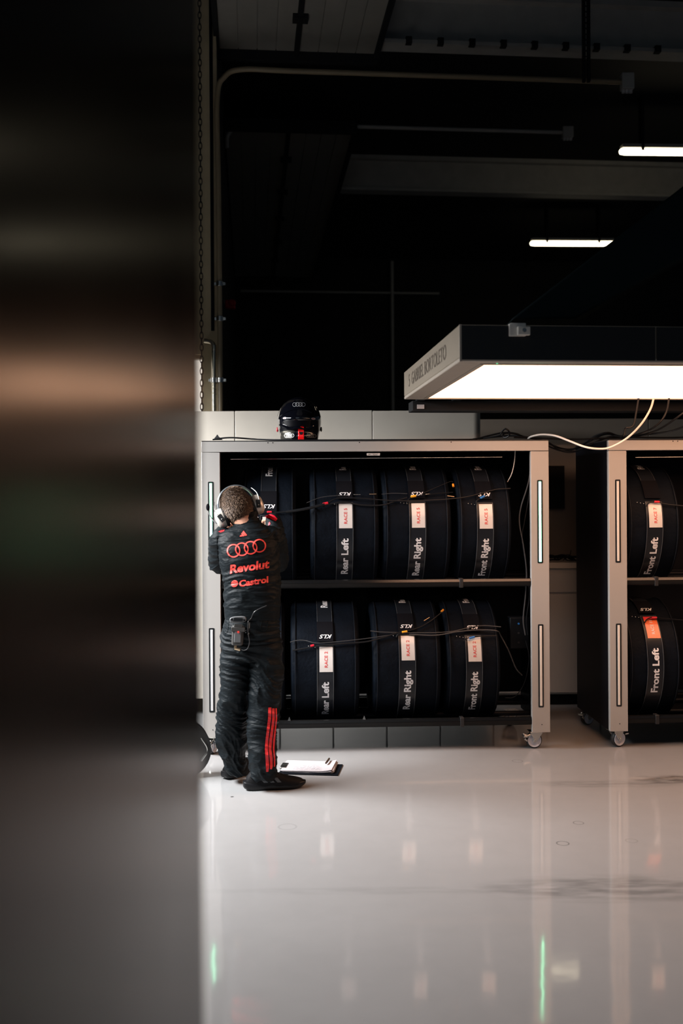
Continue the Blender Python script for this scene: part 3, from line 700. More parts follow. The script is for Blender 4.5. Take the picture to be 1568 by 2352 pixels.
def V2(px, py, zc, g=0.016): return on_tyre(px, py, M2, zc, g)
cable('red sleeved lead over the upper tyre of the right trolley', [V2(1484, 1163, ZU), V2(1490, 1155, ZU, .02), V2(1503, 1152, ZU, .022), V2(1530, 1158, ZU), V2(1568, 1162, ZU)], 0.0042, wirem,
      [(V2(1502, 1152.5, ZU, .024), V2(1514, 1152.8, ZU, .024), 0.0068, redc, 'red_sleeve')])
cable('red sleeved lead over the orange card on the right trolley', [V2(1480, 1430, ZL), V2(1486, 1422, ZL, .02), V2(1500, 1418, ZL, .022), V2(1530, 1421, ZL), V2(1568, 1424, ZL)], 0.0036, wirem,
      [(V2(1496, 1418.5, ZL, .024), V2(1508, 1418.8, ZL, .024), 0.0066, redc, 'red_sleeve')])
# cables hanging down inside the right end of trolley 1
def I(x, y, z): return M1 @ Vector((x, y, z))
for lab, pts, r, m in (
    ('pale cable hanging in the top right corner inside the left trolley', [I(1.955, .12, 1.86), I(1.95, .13, 1.78), I(1.935, .14, 1.71), I(1.915, .17, 1.66)], 0.0030, wirew),
    ('grey cable running the full height inside the trolley\'s right end', [I(2.045, .06, 1.80), I(2.02, .05, 1.65), I(1.975, .06, 1.50), I(1.965, .06, 1.40), I(1.99, .06, 1.25), I(2.01, .07, 1.1), I(2.0, .06, 0.95), I(1.985, .06, .80), I(2.0, .07, .7)], 0.0042, wireg),
    ('second grey cable beside it, bowing further right', [I(2.05, .10, 1.70), I(2.03, .09, 1.55), I(2.0, .08, 1.40), I(1.985, .08, 1.3), I(2.015, .08, 1.1), I(2.03, .08, 0.95), I(2.01, .08, .8), I(2.02, .09, .70)], 0.0038, wirem),
    ('black cable loop low inside the trolley\'s right end', [I(2.01, .1, .66), I(2.03, .1, .55), I(2.0, .1, .40), I(1.94, .11, .31), I(1.88, .12, .30)], 0.0030, wirem)):
    cable(lab, pts, r, m)
sk = thing('socket_box', 'black power socket box inside the left trolley\'s right end', 'socket', I(1.97, 0.20, 0.70), RA)
MB().box(-0.045, 0.08, -0.03, 0.06, -0.10, 0.10).build('socket_housing', blackm, sk, bev=0.006)
for zz in (0.06, 0.0, -0.06): MB().cyl((0.01, -0.03, zz), (0.01, -0.036, zz), 0.006).build('socket', bluc if zz > 0.03 else rubber, sk)
# ================================================================== overhead gantry lamp
GR = math.radians(4.9)
G = at(1055, 828, 4.25); GM = Matrix.Translation(G) @ Matrix.Rotation(GR, 4, 'Z')
g = thing('gantry_light', 'long white overhead light box with glowing underside above the trolleys', 'light', G, GR)
g.scale = (1.0945,)*3
GW, GD, GH = 3.3, 1.457, 0.141
m = MB(); m.box(0, GW, 0.004, GD, 0.012, GH); m.build('housing', gants, g, bev=0.004)
m = MB()
a, b_ = 0.115, 0.075
m.box(0, GW, 0.0, b_, -0.004, 0.012); m.box(0, GW, GD-b_, GD, -0.004, 0.012); m.box(0, a, b_, GD-b_, -0.004, 0.012); m.box(GW-a, GW, b_, GD-b_, -0.004, 0.012)
m.build('underside_frame', gantw, g, bev=0.004)
m = MB(); m.box(a-0.02, a, b_-0.015, GD-b_+0.015, -0.007, -0.004); m.box(a, GW-a, b_-0.015, b_, -0.007, -0.004); m.box(a, GW-a, GD-b_, GD-b_+0.015, -0.007, -0.004)
m.build('inner_trim', gantw, g)
MB().box(a, GW-a, b_, GD-b_, -0.003, 0.008).build('light_panel', gante, g, smooth=False)
MB().box(0.008, 0.787, -0.002, 0.004, 0.004, GH-0.004).build('fascia', gantd, g, smooth=False)
MB().box(0.793, GW, -0.002, 0.004, 0.004, GH-0.004).build('fascia', gantd, g, smooth=False)
MB().box(0.0, 0.008, -0.003, 0.004, -0.004, GH).build('corner_trim', gantw, g)
m = MB(); m.box(0.195, 0.262, -0.012, 0.0, GH-0.046, GH+0.004); m.box(0.225, 0.275, -0.028, -0.010, GH-0.044, GH-0.010); m.box(0.20, 0.262, -0.012, 0.03, GH, GH+0.006)
mo = m.build('edge_clamp', clampm, g, bev=0.003)
MB().cyl((0.25, -0.034, GH-0.026), (0.25, -0.026, GH-0.026), 0.008).build('clamp_screw', chrome, mo)
m = MB(); m.cyl((0.16, 0.045, -0.006), (0.16, 0.045, -0.003), 0.004); m.build('status_lamp', mat('small_green_lamp', (0.1, .5, .25), .3, emit=(0.2, 1, 0.5), estr=0.8), g)
tx = text2d('5  GABRIEL BORTOLETO', 0.0)
m = MB(); flat(m, tx, lambda u, v: Vector((-0.0015, 1.29-u*1.02/tx[2], 0.045+v*0.062))); m.build('lettering', printd, g, fix=False)
m = MB(); m.box(0.06, GW, GD+0.10, GD+0.24, -0.055, 0.0); ro = m.build('rear_rail', dark, g, bev=0.004)
m = MB()
for xx in (0.10, 0.30, 1.6, 2.9): m.box(xx-0.02, xx+0.02, GD-0.02, GD+0.12, -0.003, 0.02)
m.build('rail_bracket', blackm, ro)
MB().box(0.085, 0.125, GD+0.096, GD+0.1, -0.045, -0.022).build('small_label', greyd, ro)
# slanting boom above it
bo = MB(); secs = []
A = at(1160, 748, 4.55); B_ = at(1568, 432, 4.55); C_ = at(1590, 585, 4.55); D_ = at(1300, 748, 4.55)
e = (B_-A); top2 = A+e*2.2; bot2 = D_+(C_-D_)*2.6
q = [A, D_, bot2, top2]
bo.rings([[p + Vector((0, -0.18, 0)) for p in q], [p + Vector((0, 0.18, 0)) for p in q]])
tag(bo.build('ceiling_boom', teal, None, bev=0.01), 'dark teal boom slanting up to the right above the glowing light box', 'boom')
# white cable from lamp to trolley and black cables on top of the trolleys
TT = RH+0.006
def top(px, Yl, dz=0.0):
    """point on the trolley top that lies near column px"""
    P = at(px, 1000, Yl); return Vector((P.x, Yl, TT+dz))
wp = [at(1501, 914, 5.86), at(1493, 940, 5.87), at(1472, 974, 5.88), at(1440, 1006, 5.90), at(1405, 1026, 5.92), at(1380, 1031, 5.93), at(1345, 1027, 5.95), at(1305, 1012, 6.06), at(1275, 1001, 6.15), at(1245, 998, 6.25), at(1222, 1002, 6.33), at(1212, 1007, 6.42)]
cable('white cable hanging in a curve from the light box to the trolley top', wp, 0.0062, wirew)
def C6(px, py, Y): return at(px, py, max(Y, 5.87))
cable('kinked black cable hanging from the light box', [C6(1466, 914, 5.4), C6(1460, 950, 5.5), C6(1455, 975, 5.6), C6(1447, 982, 5.65), C6(1436, 984, 5.7), C6(1434, 995, 6.0), C6(1428, 1006, 6.3)], 0.006, wirem)
for i, (lab, pts) in enumerate((
    ('black cable dropping from the light box onto the right trolley', [(1536, 914, 5.45), (1530, 945, 5.6), (1515, 970, 5.75), (1490, 988, 5.95), (1455, 1000, 6.25), (1425, 1006, 6.4)]),
    ('black cable sweeping right above the right trolley, upper one', [(1600, 925, 5.6), (1560, 955, 5.8), (1515, 985, 6.0), (1470, 1000, 6.2), (1425, 1005, 6.35)]),
    ('black cable sweeping right above the right trolley, middle one', [(1640, 960, 5.9), (1590, 972, 6.0), (1540, 990, 6.1), (1480, 998, 6.25), (1430, 1003, 6.4)]),
    ('black cable lying low along the right trolley top', [(1640, 995, 6.35), (1570, 1004, 6.4), (1500, 1005, 6.45), (1450, 1004, 6.45), (1420, 1006, 6.5)]))):
    cable(lab, [C6(*p) for p in pts], 0.0058, wirem)
gapc = ((('black cable stretched straight between the two trolley tops', [(1180, 1004, 6.4), (1230, 1006, 6.42), (1320, 1009, 6.45), (1400, 1006, 6.45), (1440, 1005, 6.5)])),
    (('black cable sagging deepest into the gap between the trolleys', [(1215, 1004, 6.5), (1258, 1016, 6.5), (1285, 1034, 6.55), (1315, 1038, 6.55), (1345, 1026, 6.5), (1400, 1003, 6.45), (1430, 1003, 6.4)])),
    (('black cable sagging in the middle of the gap between the trolleys', [(1225, 1005, 6.55), (1262, 1020, 6.55), (1290, 1030, 6.6), (1318, 1031, 6.6), (1350, 1015, 6.55), (1390, 997, 6.5), (1425, 1002, 6.5)])),
    (('black cable arching up onto the right trolley from the gap', [(1235, 1007, 6.6), (1262, 1026, 6.6), (1300, 1036, 6.6), (1335, 1022, 6.55), (1365, 1002, 6.5), (1395, 994, 6.45), (1420, 1001, 6.5), (1460, 1003, 6.5)])))
for lab, pts in gapc: cable(lab, [C6(*p) for p in pts], 0.0062, wirem)
cable('black cable standing up in a small loop on the left trolley top', [C6(1110, 1007, 6.45), C6(1145, 1000, 6.4), C6(1154, 990, 6.38), C6(1160, 985, 6.36), C6(1168, 990, 6.36), C6(1169, 1000, 6.38), C6(1160, 1005, 6.4), C6(1154, 1000, 6.42), C6(1162, 995, 6.44), C6(1185, 997, 6.45), C6(1210, 1006, 6.5)], 0.0055, wirem)
cable('black cable humped beside the small loop on the trolley top', [C6(1095, 1008, 6.5), C6(1125, 1000, 6.5), C6(1155, 994, 6.5), C6(1185, 996, 6.5), C6(1205, 1005, 6.5)], 0.0055, wirem)
cable('lowest black cable of the heap on the left trolley top', [C6(1085, 1009, 6.55), C6(1130, 1004, 6.55), C6(1165, 1001, 6.55), C6(1195, 1002, 6.5), C6(1230, 1008, 6.5)], 0.006, wirem)
cable('flat black cable lying along the left trolley top past the helmet', [C6(488, 1010, 6.3), C6(515, 1006, 6.3), C6(540, 1005.5, 6.3), C6(590, 1009, 6.32), C6(640, 1010.5, 6.2), C6(740, 1011, 6.2), C6(900, 1010.5, 6.2), C6(1060, 1009.5, 6.2), C6(1095, 1009, 6.3)], 0.0048, wirem)
k = MB(); c0 = C6(500, 1008, 6.3)
k.rings([[c0+Vector((-0.03, 0, -0.006)), c0+Vector((0.03, 0, -0.006)), c0+Vector((0.03, 0.03, -0.006)), c0+Vector((-0.03, 0.03, -0.006))], [c0+Vector((-0.012, 0, 0.016)), c0+Vector((0.004, 0, 0.016)), c0+Vector((0.004, 0.02, 0.016)), c0+Vector((-0.012, 0.02, 0.016))], [c0+Vector((-0.004, 0, 0.028)), c0+Vector((-0.001, 0, 0.026)), c0+Vector((-0.001, 0.01, 0.026)), c0+Vector((-0.004, 0.01, 0.028))]])
tag(k.build('cable_tie_bundle', rubber), 'black pointed strap end at the left end of the trolley top', 'strap')
# ================================================================== helmet
HP = at(687, 1013, 6.38); HP.z = TT
hroot = thing('racing_helmet', 'gloss black racing helmet seen from behind on the trolley top', 'helmet', HP, 0.0)
def hshell(th, ph):
    """th: 0 front-of-camera (rear of helmet) around z; ph: height 0..1"""
    # profile radius against height
    z = ph
    key = [(0.0, 0.80), (0.04, 0.835), (0.12, 0.88), (0.20, 0.915), (0.28, 0.955), (0.38, 0.99), (0.46, 1.0), (0.56, 0.985), (0.66, 0.93), (0.76, 0.835), (0.85, 0.70), (0.92, 0.53), (0.97, 0.33), (0.995, 0.13), (1.0, 0.02)]
    for i in range(len(key)-1):
        if key[i][0] <= z <= key[i+1][0]:
            t = (z-key[i][0])/(key[i+1][0]-key[i][0]); r = key[i][1]+(key[i+1][1]-key[i][1])*t; break
    x = 0.142*r*math.sin(th); y = -0.150*r*math.cos(th)
    back = max(0, math.cos(th))
    y += back*0.018*math.exp(-((z-0.50)/0.10)**2)*-1 + back**2*0.016*math.exp(-((z-0.22)/0.07)**2)
    y += 0.012 if False else 0
    if math.cos(th) < 0: y *= 1.05
    return Vector((x, y, 0.292*z))
rings = []
for i in range(49):
    z = i/48; z = 1-(1-z)**1.6
    rings.append([hshell(2*PI*k/72, z) for k in range(72)])
m = MB(); m.rings(rings); hs = m.build('shell', helm, hroot, angle=80)
def hsurf(u, zz, off=0.0015):
    """u metres to the right of the rear centre line, zz height"""
    p = max(0.0, min(0.999, zz/0.292)); th = math.asin(max(-0.98, min(0.98, u/(0.142))))
    for _ in range(12):
        q = hshell(th, p); th += (u-q.x)/0.14
        th = max(-1.45, min(1.45, th))
    q = hshell(th, p); n = Vector((q.x, q.y, (zz-0.12)*0.8)).normalized(); return q+n*off
def hdec(name, vf, m_, sc_, u0, z0, off=0.0015, parent=hs):
    k = MB(); flat(k, vf, lambda a, b: hsurf(u0+a*sc_, z0+b*sc_, off)); k.build(name, m_, parent, fix=False)
def rings4(r, d, w_):
    vs = []; fs = []
    for i in range(4):
        v, f = ring2d(((i-1.5)*d, 0), r, w_); fs += [tuple(a+len(vs) for a in q) for q in f]; vs += v
    return vs, fs
pxm = 2287/6.25
hdec('ring_emblem', rings4(0.0128, 0.0178, 0.0016), greyd, 1.0, 0.004, 0.232, 0.002)
hdec('ring_emblem', rings4(0.0108, 0.0125, 0.0026), whitet, 1.0, -0.056, 0.040, 0.0055)
hdec('ring_emblem', rings4(0.0105, 0.0125, 0.0014), greyd, 1.0, 0.078, 0.038, 0.003)
for ux in (-0.084, 0.094):
    vs = [Vector((0, 0, 0))]+[Vector((0.0125*math.cos(a), 0.0065*math.sin(a), 0)) for a in (2*PI*k/24 for k in range(24))]
    hdec('oval_badge', (vs, [(0, 1+k, 1+(k+1) % 24) for k in range(24)]), whitet, 1.0, ux, 0.146 if ux < 0 else 0.142, 0.002)
    tb = text2d('BELL', 0.03); hdec('lettering', tb, redt, 0.0052, ux-tb[2]*0.0026, 0.1435 if ux < 0 else 0.1395, 0.003)
# foil patch, rear duct ridge, red tab
k = MB(); rr = []
for i in range(9):
    z = 0.016+0.050*i/8
    rr.append([hsurf(-0.112+0.092*j/12*(1-0.25*(1-i/8)*(j/12)), z+0.006*math.sin(j/12*PI), 0.0012) for j in range(13)])
vs = [p for r_ in rr for p in r_]; fs = [(i*13+j, i*13+j+1, (i+1)*13+j+1, (i+1)*13+j) for i in range(8) for j in range(12)]
k.add(vs, fs); k.build('foil_patch', helms, hs)
k = MB(); pts = [hsurf(u, 0.080+0.035*(abs(u)/0.11)**1.6*0.6+0.006*math.cos(u*60), 0.004) for u in (-0.118+0.236*i/24 for i in range(25))]
k.tube(pts, lambda t: 0.004+0.005*math.sin(PI*t), 10, 0); k.build('rear_spoiler', helm, hs)
k = MB(); pts = [hsurf(u, 0.160+0.042*(1-(u/0.115)**2), 0.002) for u in (-0.115+0.2*i/24 for i in range(25))]
k.tube(pts, 0.003, 8, 0); k.build('ridge', helm, hs)
k = MB(); rg = []
for i in range(13):
    z = 0.002+0.088*i/12
    a_, b2 = hsurf(-0.0015, z, 0.0), hsurf(0.036, z, 0.0)
    a_.y = b2.y = min(a_.y, b2.y); o_ = Vector((0, -0.008, 0))
    rg.append([a_, b2, b2+o_, a_+o_])
k.rings(rg); tabo = k.build('rear_tab', brightred, hs, bev=0.002)
k = MB(); yb = min(p.y for p in k.v) if k.v else 0
def tb(u, z): q = hsurf(0.017, z, 0.0); return Vector((0.017+u, min(hsurf(-0.0015, z, 0).y, hsurf(0.036, z, 0).y)-0.0092, z))
poly = [(-0.0115, 0.060), (0.0115, 0.060), (0.0105, 0.050), (0.006, 0.042), (-0.006, 0.042), (-0.0105, 0.050)]
k.add([tb(*p) for p in poly]+[tb(*p)+Vector((0, -0.001, 0)) for p in poly], [(0, 1, 2, 3, 4, 5), (6, 7, 8, 9, 10, 11)]+[(i, (i+1) % 6, 6+(i+1) % 6, 6+i) for i in range(6)])
k.build('vent_hole', slotm, tabo)
# front of the helmet, turned away
k = MB(); rr = []
for i in range(7):
    z = 0.115+0.075*i/6; rr.append([hshell(th, z/0.292)*1.0+Vector((0, 0.004, 0)) for th in (PI-0.95+1.9*j/16 for j in range(17))])
vs = [p for r_ in rr for p in r_]; k.add(vs, [(i*17+j, i*17+j+1, (i+1)*17+j+1, (i+1)*17+j) for i in range(6) for j in range(16)])
k.build('visor', gloss, hs)
for sx in (-1, 1):
    k = MB(); k.ball((sx*0.1405, 0.012, 0.085), 0.006, 0.016, 0.016); k.build('visor_pivot', redc if sx < 0 else rubber, hs)
# ================================================================== things on the floor
c = (on_floor(665, 1752)+on_floor(778, 1757)+on_floor(762, 1786)+on_floor(648, 1774))/4
cl = thing('clipboard', 'black clipboard with a pile of white sheets lying on the floor by the person', 'clipboard', (c.x, c.y, 0), math.radians(-7))
MB().box(-0.165, 0.175, -0.125, 0.105, 0.001, 0.006).build('board', blackp, cl, bev=0.001)
random.seed(5)
for i in range(7):
    rz = random.uniform(-0.05, 0.03); dx = random.uniform(-.008, .008)
    M = Matrix.Translation((dx-0.006, 0.006, 0.0065+i*0.0016)) @ Matrix.Rotation(rz, 4, 'Z'); pm = MB(); rg = []
    for j in range(13):
        x = -0.146+0.292*j/12; lift = 0.010*max(0, (x-0.06)/0.1)**2*(i+2)/6
        rg.append([M @ Vector((x, -0.105, lift)), M @ Vector((x, 0.105, lift+0.002*i/6)), M @ Vector((x, 0.105, lift+0.0012+0.002*i/6)), M @ Vector((x, -0.105, lift+0.0012))])
    pm.rings(rg); ps = pm.build('paper_sheet', paper, cl)
tl = MB(); random.seed(9)
for r_ in range(11):
    x = -0.09
    while x < 0.075:
        w_ = random.uniform(0.006, 0.03); y = 0.085-r_*0.016
        tl.box(x, x+w_, y, y+0.0022, 0.0186, 0.0189); x += w_+random.uniform(0.004, 0.01)
tl.build('lettering', pencil, ps, smooth=False)
MB().box(-0.172, -0.135, -0.05, 0.05, 0.006, 0.022).build('clip', chrome, cl, bev=0.003)
pe = thing('pen', 'short dark brown pen on the white sheets', 'pen', (c.x+0.085, c.y+0.045, 0.0315))
MB().tube([(0.004, -0.036, 0.002), (0.012, 0.0, 0.003), (0.020, 0.045, 0.004)], 0.006, 10, 3).build('barrel', mat('dark_brown_pen', (0.05, 0.03, 0.02), .3, bump=.02), pe)
MB().cyl((0.020, 0.045, 0.004), (0.022, 0.058, 0.004), 0.0062, 0.004).build('cap', blackm, pe)
# dark drum at the far left, mostly hidden
dr = thing('cable_drum', 'dark round cable drum peeping out beside the left caster', 'cable drum', (-0.905, 5.60, 0), 0.25)
MB().lathe([(0.02, -0.06), (0.155, -0.06), (0.158, -0.054), (0.158, -0.046), (0.10, -0.044), (0.10, 0.044), (0.158, 0.046), (0.158, 0.054), (0.155, 0.06), (0.02, 0.06)], 'Y', 48, Matrix.Translation((0, 0, 0.159))).build('drum', rubber, dr)
cw = MB()
for i in range(7): 
    pts = [Vector((0.112*math.cos(a), -0.036+i*0.012, 0.159+0.112*math.sin(a))) for a in (2*PI*k/40 for k in range(40))]
    cw.tube(pts+[pts[0]], 0.006, 6, 0, caps=False)
cw.build('wound_cable', wirem, dr)
MB().tube([(0.10, -0.07, 0.10), (0.135, -0.07, 0.16), (0.10, -0.07, 0.23)], 0.006, 8, 6).build('carry_handle', chrome, dr)
# ================================================================== the person
PE = thing('person', 'person in black race suit with red logos, back turned, reaching into the left trolley', 'person', (at(575, 1500, 5.42).x, 5.42, 0))
PO = Vector(PE.location); TI = Matrix.Translation(-PO)
def remesh(mb, voxel, smooth=2, fac=0.5, name='tmp'):
    me = mb.mesh(name); bm = bmesh.new(); bm.from_mesh(me); bmesh.ops.recalc_face_normals(bm, faces=bm.faces); bm.to_mesh(me); bm.free()
    o = bpy.data.objects.new(name, me); COL.objects.link(o)
    r = o.modifiers.new('r', 'REMESH'); r.mode = 'VOXEL'; r.voxel_size = voxel; r.use_smooth_shade = True
    if smooth:
        s = o.modifiers.new('s', 'SMOOTH'); s.iterations = smooth; s.factor = fac
    bpy.context.view_layer.update()
    out = bpy.data.meshes.new_from_object(o.evaluated_get(bpy.context.evaluated_depsgraph_get()))
    bpy.data.objects.remove(o); bpy.data.meshes.remove(me); return out
def put(me, name, m, parent, local=True):
    if local: me.transform(TI)
    me.materials.clear(); me.materials.append(m)
    for p in me.polygons: p.use_smooth = True
    o = bpy.data.objects.new(name, me); COL.objects.link(o); o.parent = parent; return o
def displace(me, fn):
    ns = [v.normal.copy() for v in me.vertices]
    for v, n in zip(me.vertices, ns): v.co += n*fn(v.co, n)
    me.update()
def limb(mb, pts, seg=20, sm=5):
    """pts: (point, radius)"""
    P = [Vector(p) for p, r in pts]; R = [r for p, r in pts]
    C = catmull(P, sm); n = len(C)-1
    def rad(t):
        k = t*(len(R)-1); i = min(int(k), len(R)-2); f = k-i; f = f*f*(3-2*f); return R[i]*(1-f)+R[i+1]*f
    mb.tube(C, rad, seg, 0)
    mb.ball(P[0], R[0]*0.98, seg=16, n=10); mb.ball(P[-1], R[-1]*0.98, seg=16, n=10)
def sec(px, py, hw, Y, d, tilt=0.0, lean=0.0):
    """horizontal body section: half width hw px, half depth d metres"""
    c = at(px, py, Y); k = Y/F
    return (c, Vector((hw*k, 0, hw*k*tilt)), Vector((0, d, d*lean)))
YB = 5.40
# ---- head placement
HC = at(548, 1170, 5.44)
HM = Matrix.Translation(HC) @ Matrix.Rotation(math.radians(10), 4, 'Z') @ Matrix.Rotation(math.radians(-21), 4, 'Y') @ Matrix.Rotation(math.radians(-14), 4, 'X')
# ---- body: one continuous figure
b = MB()
def headpt(u, v):
    """u azimuth (0 = face), v 0..1 from chin to crown"""
    z = -math.cos(v*PI); r = math.sin(v*PI)
    x = 0.076*r*math.sin(u); y = 0.098*r*math.cos(u); z *= 0.118
    if z < 0:
        t = -z/0.118; x *= 1-0.28*t; y = y*(1-0.1*t) + 0.018*t
    if y < 0 and z < -0.03: y *= 1-0.25*min(1, (-z-0.03)/0.08)
    return Vector((x, y, z))
b.rings([[HM @ headpt(2*PI*k/32, 0.002+0.996*i/24) for k in range(32)] for i in range(25)])
def H(x, y, z): return HM @ Vector((x, y, z))
b.tube([H(0, .092, .018), H(0, .108, -.012), H(0, .112, -.028)], lambda t: 0.009+0.006*t, 10, 4)      # nose
b.ball(H(0, .104, -.032), .016, .012, .010)
for sx in (-1, 1):
    b.ball(H(sx*.031, .083, .010), .015)                                                                 # eyes
    b.tube([H(sx*.012, .094, .030), H(sx*.034, .091, .034), H(sx*.052, .076, .028)], 0.006, 8, 4)        # brows
    b.ball(H(sx*.045, .066, -.026), .022)                                                                # cheeks
    b.ball(H(sx*.078, -.004, -.005), .008, .018, .028)                                                   # ears
b.tube([H(-.022, .094, -.062), H(0, .102, -.061), H(.022, .094, -.062)], 0.0065, 8, 4)                  # lips
b.tube([H(-.020, .092, -.072), H(0, .099, -.073), H(.020, .092, -.072)], 0.0070, 8, 4)
b.ball(H(0, .080, -.100), .024)
nk0 = at(572, 1222, 5.40)
limb(b, [(H(0, -.015, -.04), .058), (H(0.004, -.018, -.095), .056), (nk0, .058)])
T = [sec(565, 1215, 40, 5.40, .07), sec(568, 1232, 64, 5.40, .085), sec(572, 1280, 62, 5.40, .10), sec(577, 1340, 56, 5.39, .095), sec(578, 1400, 55, 5.39, .095), sec(577, 1450, 60, 5.40, .10), sec(577, 1495, 58, 5.40, .095)]
b.loft(T, 28)
LS, LE, LWr = at(508, 1240, 5.42), at(500, 1296, 5.60), at(510, 1226, 5.735)
RS, RE, RWr = at(622, 1236, 5.42), at(646, 1286, 5.62), at(627, 1196, 5.78)
for s, e, w_ in ((LS, LE, LWr), (RS, RE, RWr)): limb(b, [(s, .055), ((s+e)/2, .046), (e, .040), ((e+w_)/2, .038), (w_, .026)])
LA, LK, LF = at(543, 1500, 5.41), at(538, 1610, 5.40), on_floor(536, 1782)
RA_, RK, RF = at(612, 1500, 5.40), at(608, 1610, 5.36), on_floor(592, 1803)
LF = Vector((at(538, 1760, 5.50).x, 5.50, 0.09)); RF = Vector((at(594, 1770, 5.33).x, 5.33, 0.09))
for h_, k_, f_ in ((LA, LK, LF), (RA_, RK, RF)): limb(b, [(h_, .082), ((h_+k_)/2, .070), (k_, .055), ((k_*0.6+f_*0.4), .056), (f_, .036)])
# hands: palm and five bent fingers each
def hand(wr, d, palm_n, side, grip):
    d = d.normalized(); n = (palm_n - d*palm_n.dot(d)).normalized(); s = d.cross(n)*side      # s points to the thumb side
    pc = wr+d*0.05
    Mx = Matrix((s, d, n)).transposed().to_4x4()
    b.ball(wr+d*0.048, .040, .052, .016, M=Mx); b.ball(wr+d*0.075, .038, .028, .014, M=Mx)
    limb(b, [(wr-d*0.02, .026), (wr+d*0.03, .024)], 12)
    for i, (off, ln) in enumerate(((0.030, .072), (0.010, .080), (-0.010, .075), (-0.028, .060))):
        p = wr+d*0.088+s*off; a = grip*(1+0.1*i); pts = [(p-d*0.02, .0098), (p, .0096)]; q = p.copy(); ang = a*0.5
        for L_, r_ in ((ln*.45, .0090), (ln*.32, .0084), (ln*.25, .0074)):
            q = q + (d*math.cos(ang)+n*math.sin(ang))*L_; pts.append((q.copy(), r_)); ang += a
        limb(b, pts, 10, 3)
    t0 = wr+d*0.030+s*0.030
    limb(b, [(t0-s*0.012, .013), (t0+s*0.018+d*0.022+n*0.008, .0115), (t0+s*0.022+d*0.048+n*0.020, .0100), (t0+s*0.016+d*0.068+n*0.030, .0085)], 10, 3)
hand(LWr, Vector((0.25, 0.55, 0.55)), Vector((0.8, 0.3, -0.5)), -1, 0.55)
hand(RWr, Vector((-0.12, 0.98, 0.02)), Vector((-0.2, 0.1, -0.95)), 1, 0.60)
bme = remesh(b, 0.0042, 2, 0.4)
body = put(bme, 'body', skin, PE)
# ---- fabric folds
def folds(co, n, fz=15.0, fx=4.0, amp=0.005, diag=0.6, seed=0.0, wz=1.0):
    q = Vector((co.x*fx+seed, co.y*fx, (co.z + diag*co.x*0.5)*fz))
    w_ = noise.noise(Vector((co.x*5+seed, co.y*5, co.z*5)))*1.6
    q.z += w_*1.3; q.x += w_
    r1 = 1-abs(noise.noise(q)); r2 = 1-abs(noise.noise(Vector((q.x*1.7+9, q.y*1.7, q.z*2.1+3))))
    big = noise.noise(Vector((co.x*7+seed, co.y*7, co.z*9+seed)))
    return ((r1**3-0.45)*1.0 + (r2**4-0.35)*0.45)*amp + big*amp*0.7
# ---- jacket
j = MB()
J = [sec(567, 1180, 24, 5.435, .056, .34), sec(563, 1199, 29, 5.415, .060, .36), sec(562, 1207, 37, 5.41, .070, .2), sec(563, 1214, 50, 5.41, .085, .06), sec(566, 1226, 65, 5.41, .105, .06), sec(570, 1250, 69, 5.40, .122), sec(574, 1290, 68, 5.395, .130), sec(579, 1340, 65, 5.39, .125), sec(580, 1380, 64, 5.385, .122), sec(579, 1400, 64, 5.385, .120), sec(579, 1421, 63, 5.39, .120)]
j.loft(J, 44, 2.25)
def sleeve(s, e, w_, up_):
    limb(j, [(s, .072), (s*0.6+e*0.4+up_*0.2, .068), (s*0.25+e*0.75, .062), (e, .060), (e*0.6+w_*0.4, .060), (e*0.2+w_*0.8, .054), (w_, .046)], 24)
sleeve(at(512, 1240, 5.42), at(503, 1292, 5.60), LWr, Vector((-.02, 0, 0)))
sleeve(at(620, 1238, 5.42), at(640, 1288, 5.62), RWr, Vector((.03, 0, 0)))
jm = remesh(j, 0.0045, 5, 0.5)
def jf(co, n):
    z = co.z; k = 1.0
    hem = EYE-(1392-1149)*5.39/F
    if z < hem: k = 0.15
    sh = EYE-(1215-1149)*5.4/F
    if z > sh: k = 0.45
    return folds(co, n, 21, 2.4, 0.0085, -0.35, 2.0)*k
displace(jm, jf)
jacket = put(jm, 'jacket', cloth, PE)
# ---- trousers
t = MB()
TR = [sec(579, 1412, 61, 5.39, .112), sec(578, 1430, 63, 5.39, .118), sec(577, 1460, 68, 5.395, .128), sec(577, 1490, 69, 5.40, .128), sec(577, 1512, 66, 5.40, .115)]
t.loft(TR, 40, 2.3)
t.loft([sec(543, 1480, 34, 5.41, .10), sec(542, 1510, 34, 5.41, .105), sec(541, 1560, 31.5, 5.41, .095), sec(535, 1610, 33, 5.42, .09), sec(531, 1660, 33, 5.44, .085), sec(530, 1700, 33, 5.455, .08), sec(534, 1735, 27.5, 5.47, .07), sec(541, 1768, 24, 5.485, .062), sec(545, 1779, 22, 5.49, .055)], 30, 2.2)
t.loft([sec(610, 1480, 36, 5.39, .105), sec(611, 1510, 37, 5.39, .11), sec(611, 1560, 38, 5.39, .10), sec(606, 1610, 35.5, 5.38, .092), sec(603, 1660, 34.5, 5.365, .088), sec(601, 1700, 33, 5.35, .085), sec(603, 1740, 30.5, 5.34, .078), sec(605, 1772, 29, 5.335, .072), sec(606, 1788, 25, 5.335, .062)], 30, 2.2)
tm = remesh(t, 0.0045, 5, 0.5)
displace(tm, lambda co, n: folds(co, n, 19, 2.8, 0.0130, 0.9, 7.0)*(0.5 if co.z > 0.84 else 1.0))
trousers = put(tm, 'trousers', cloth, PE)
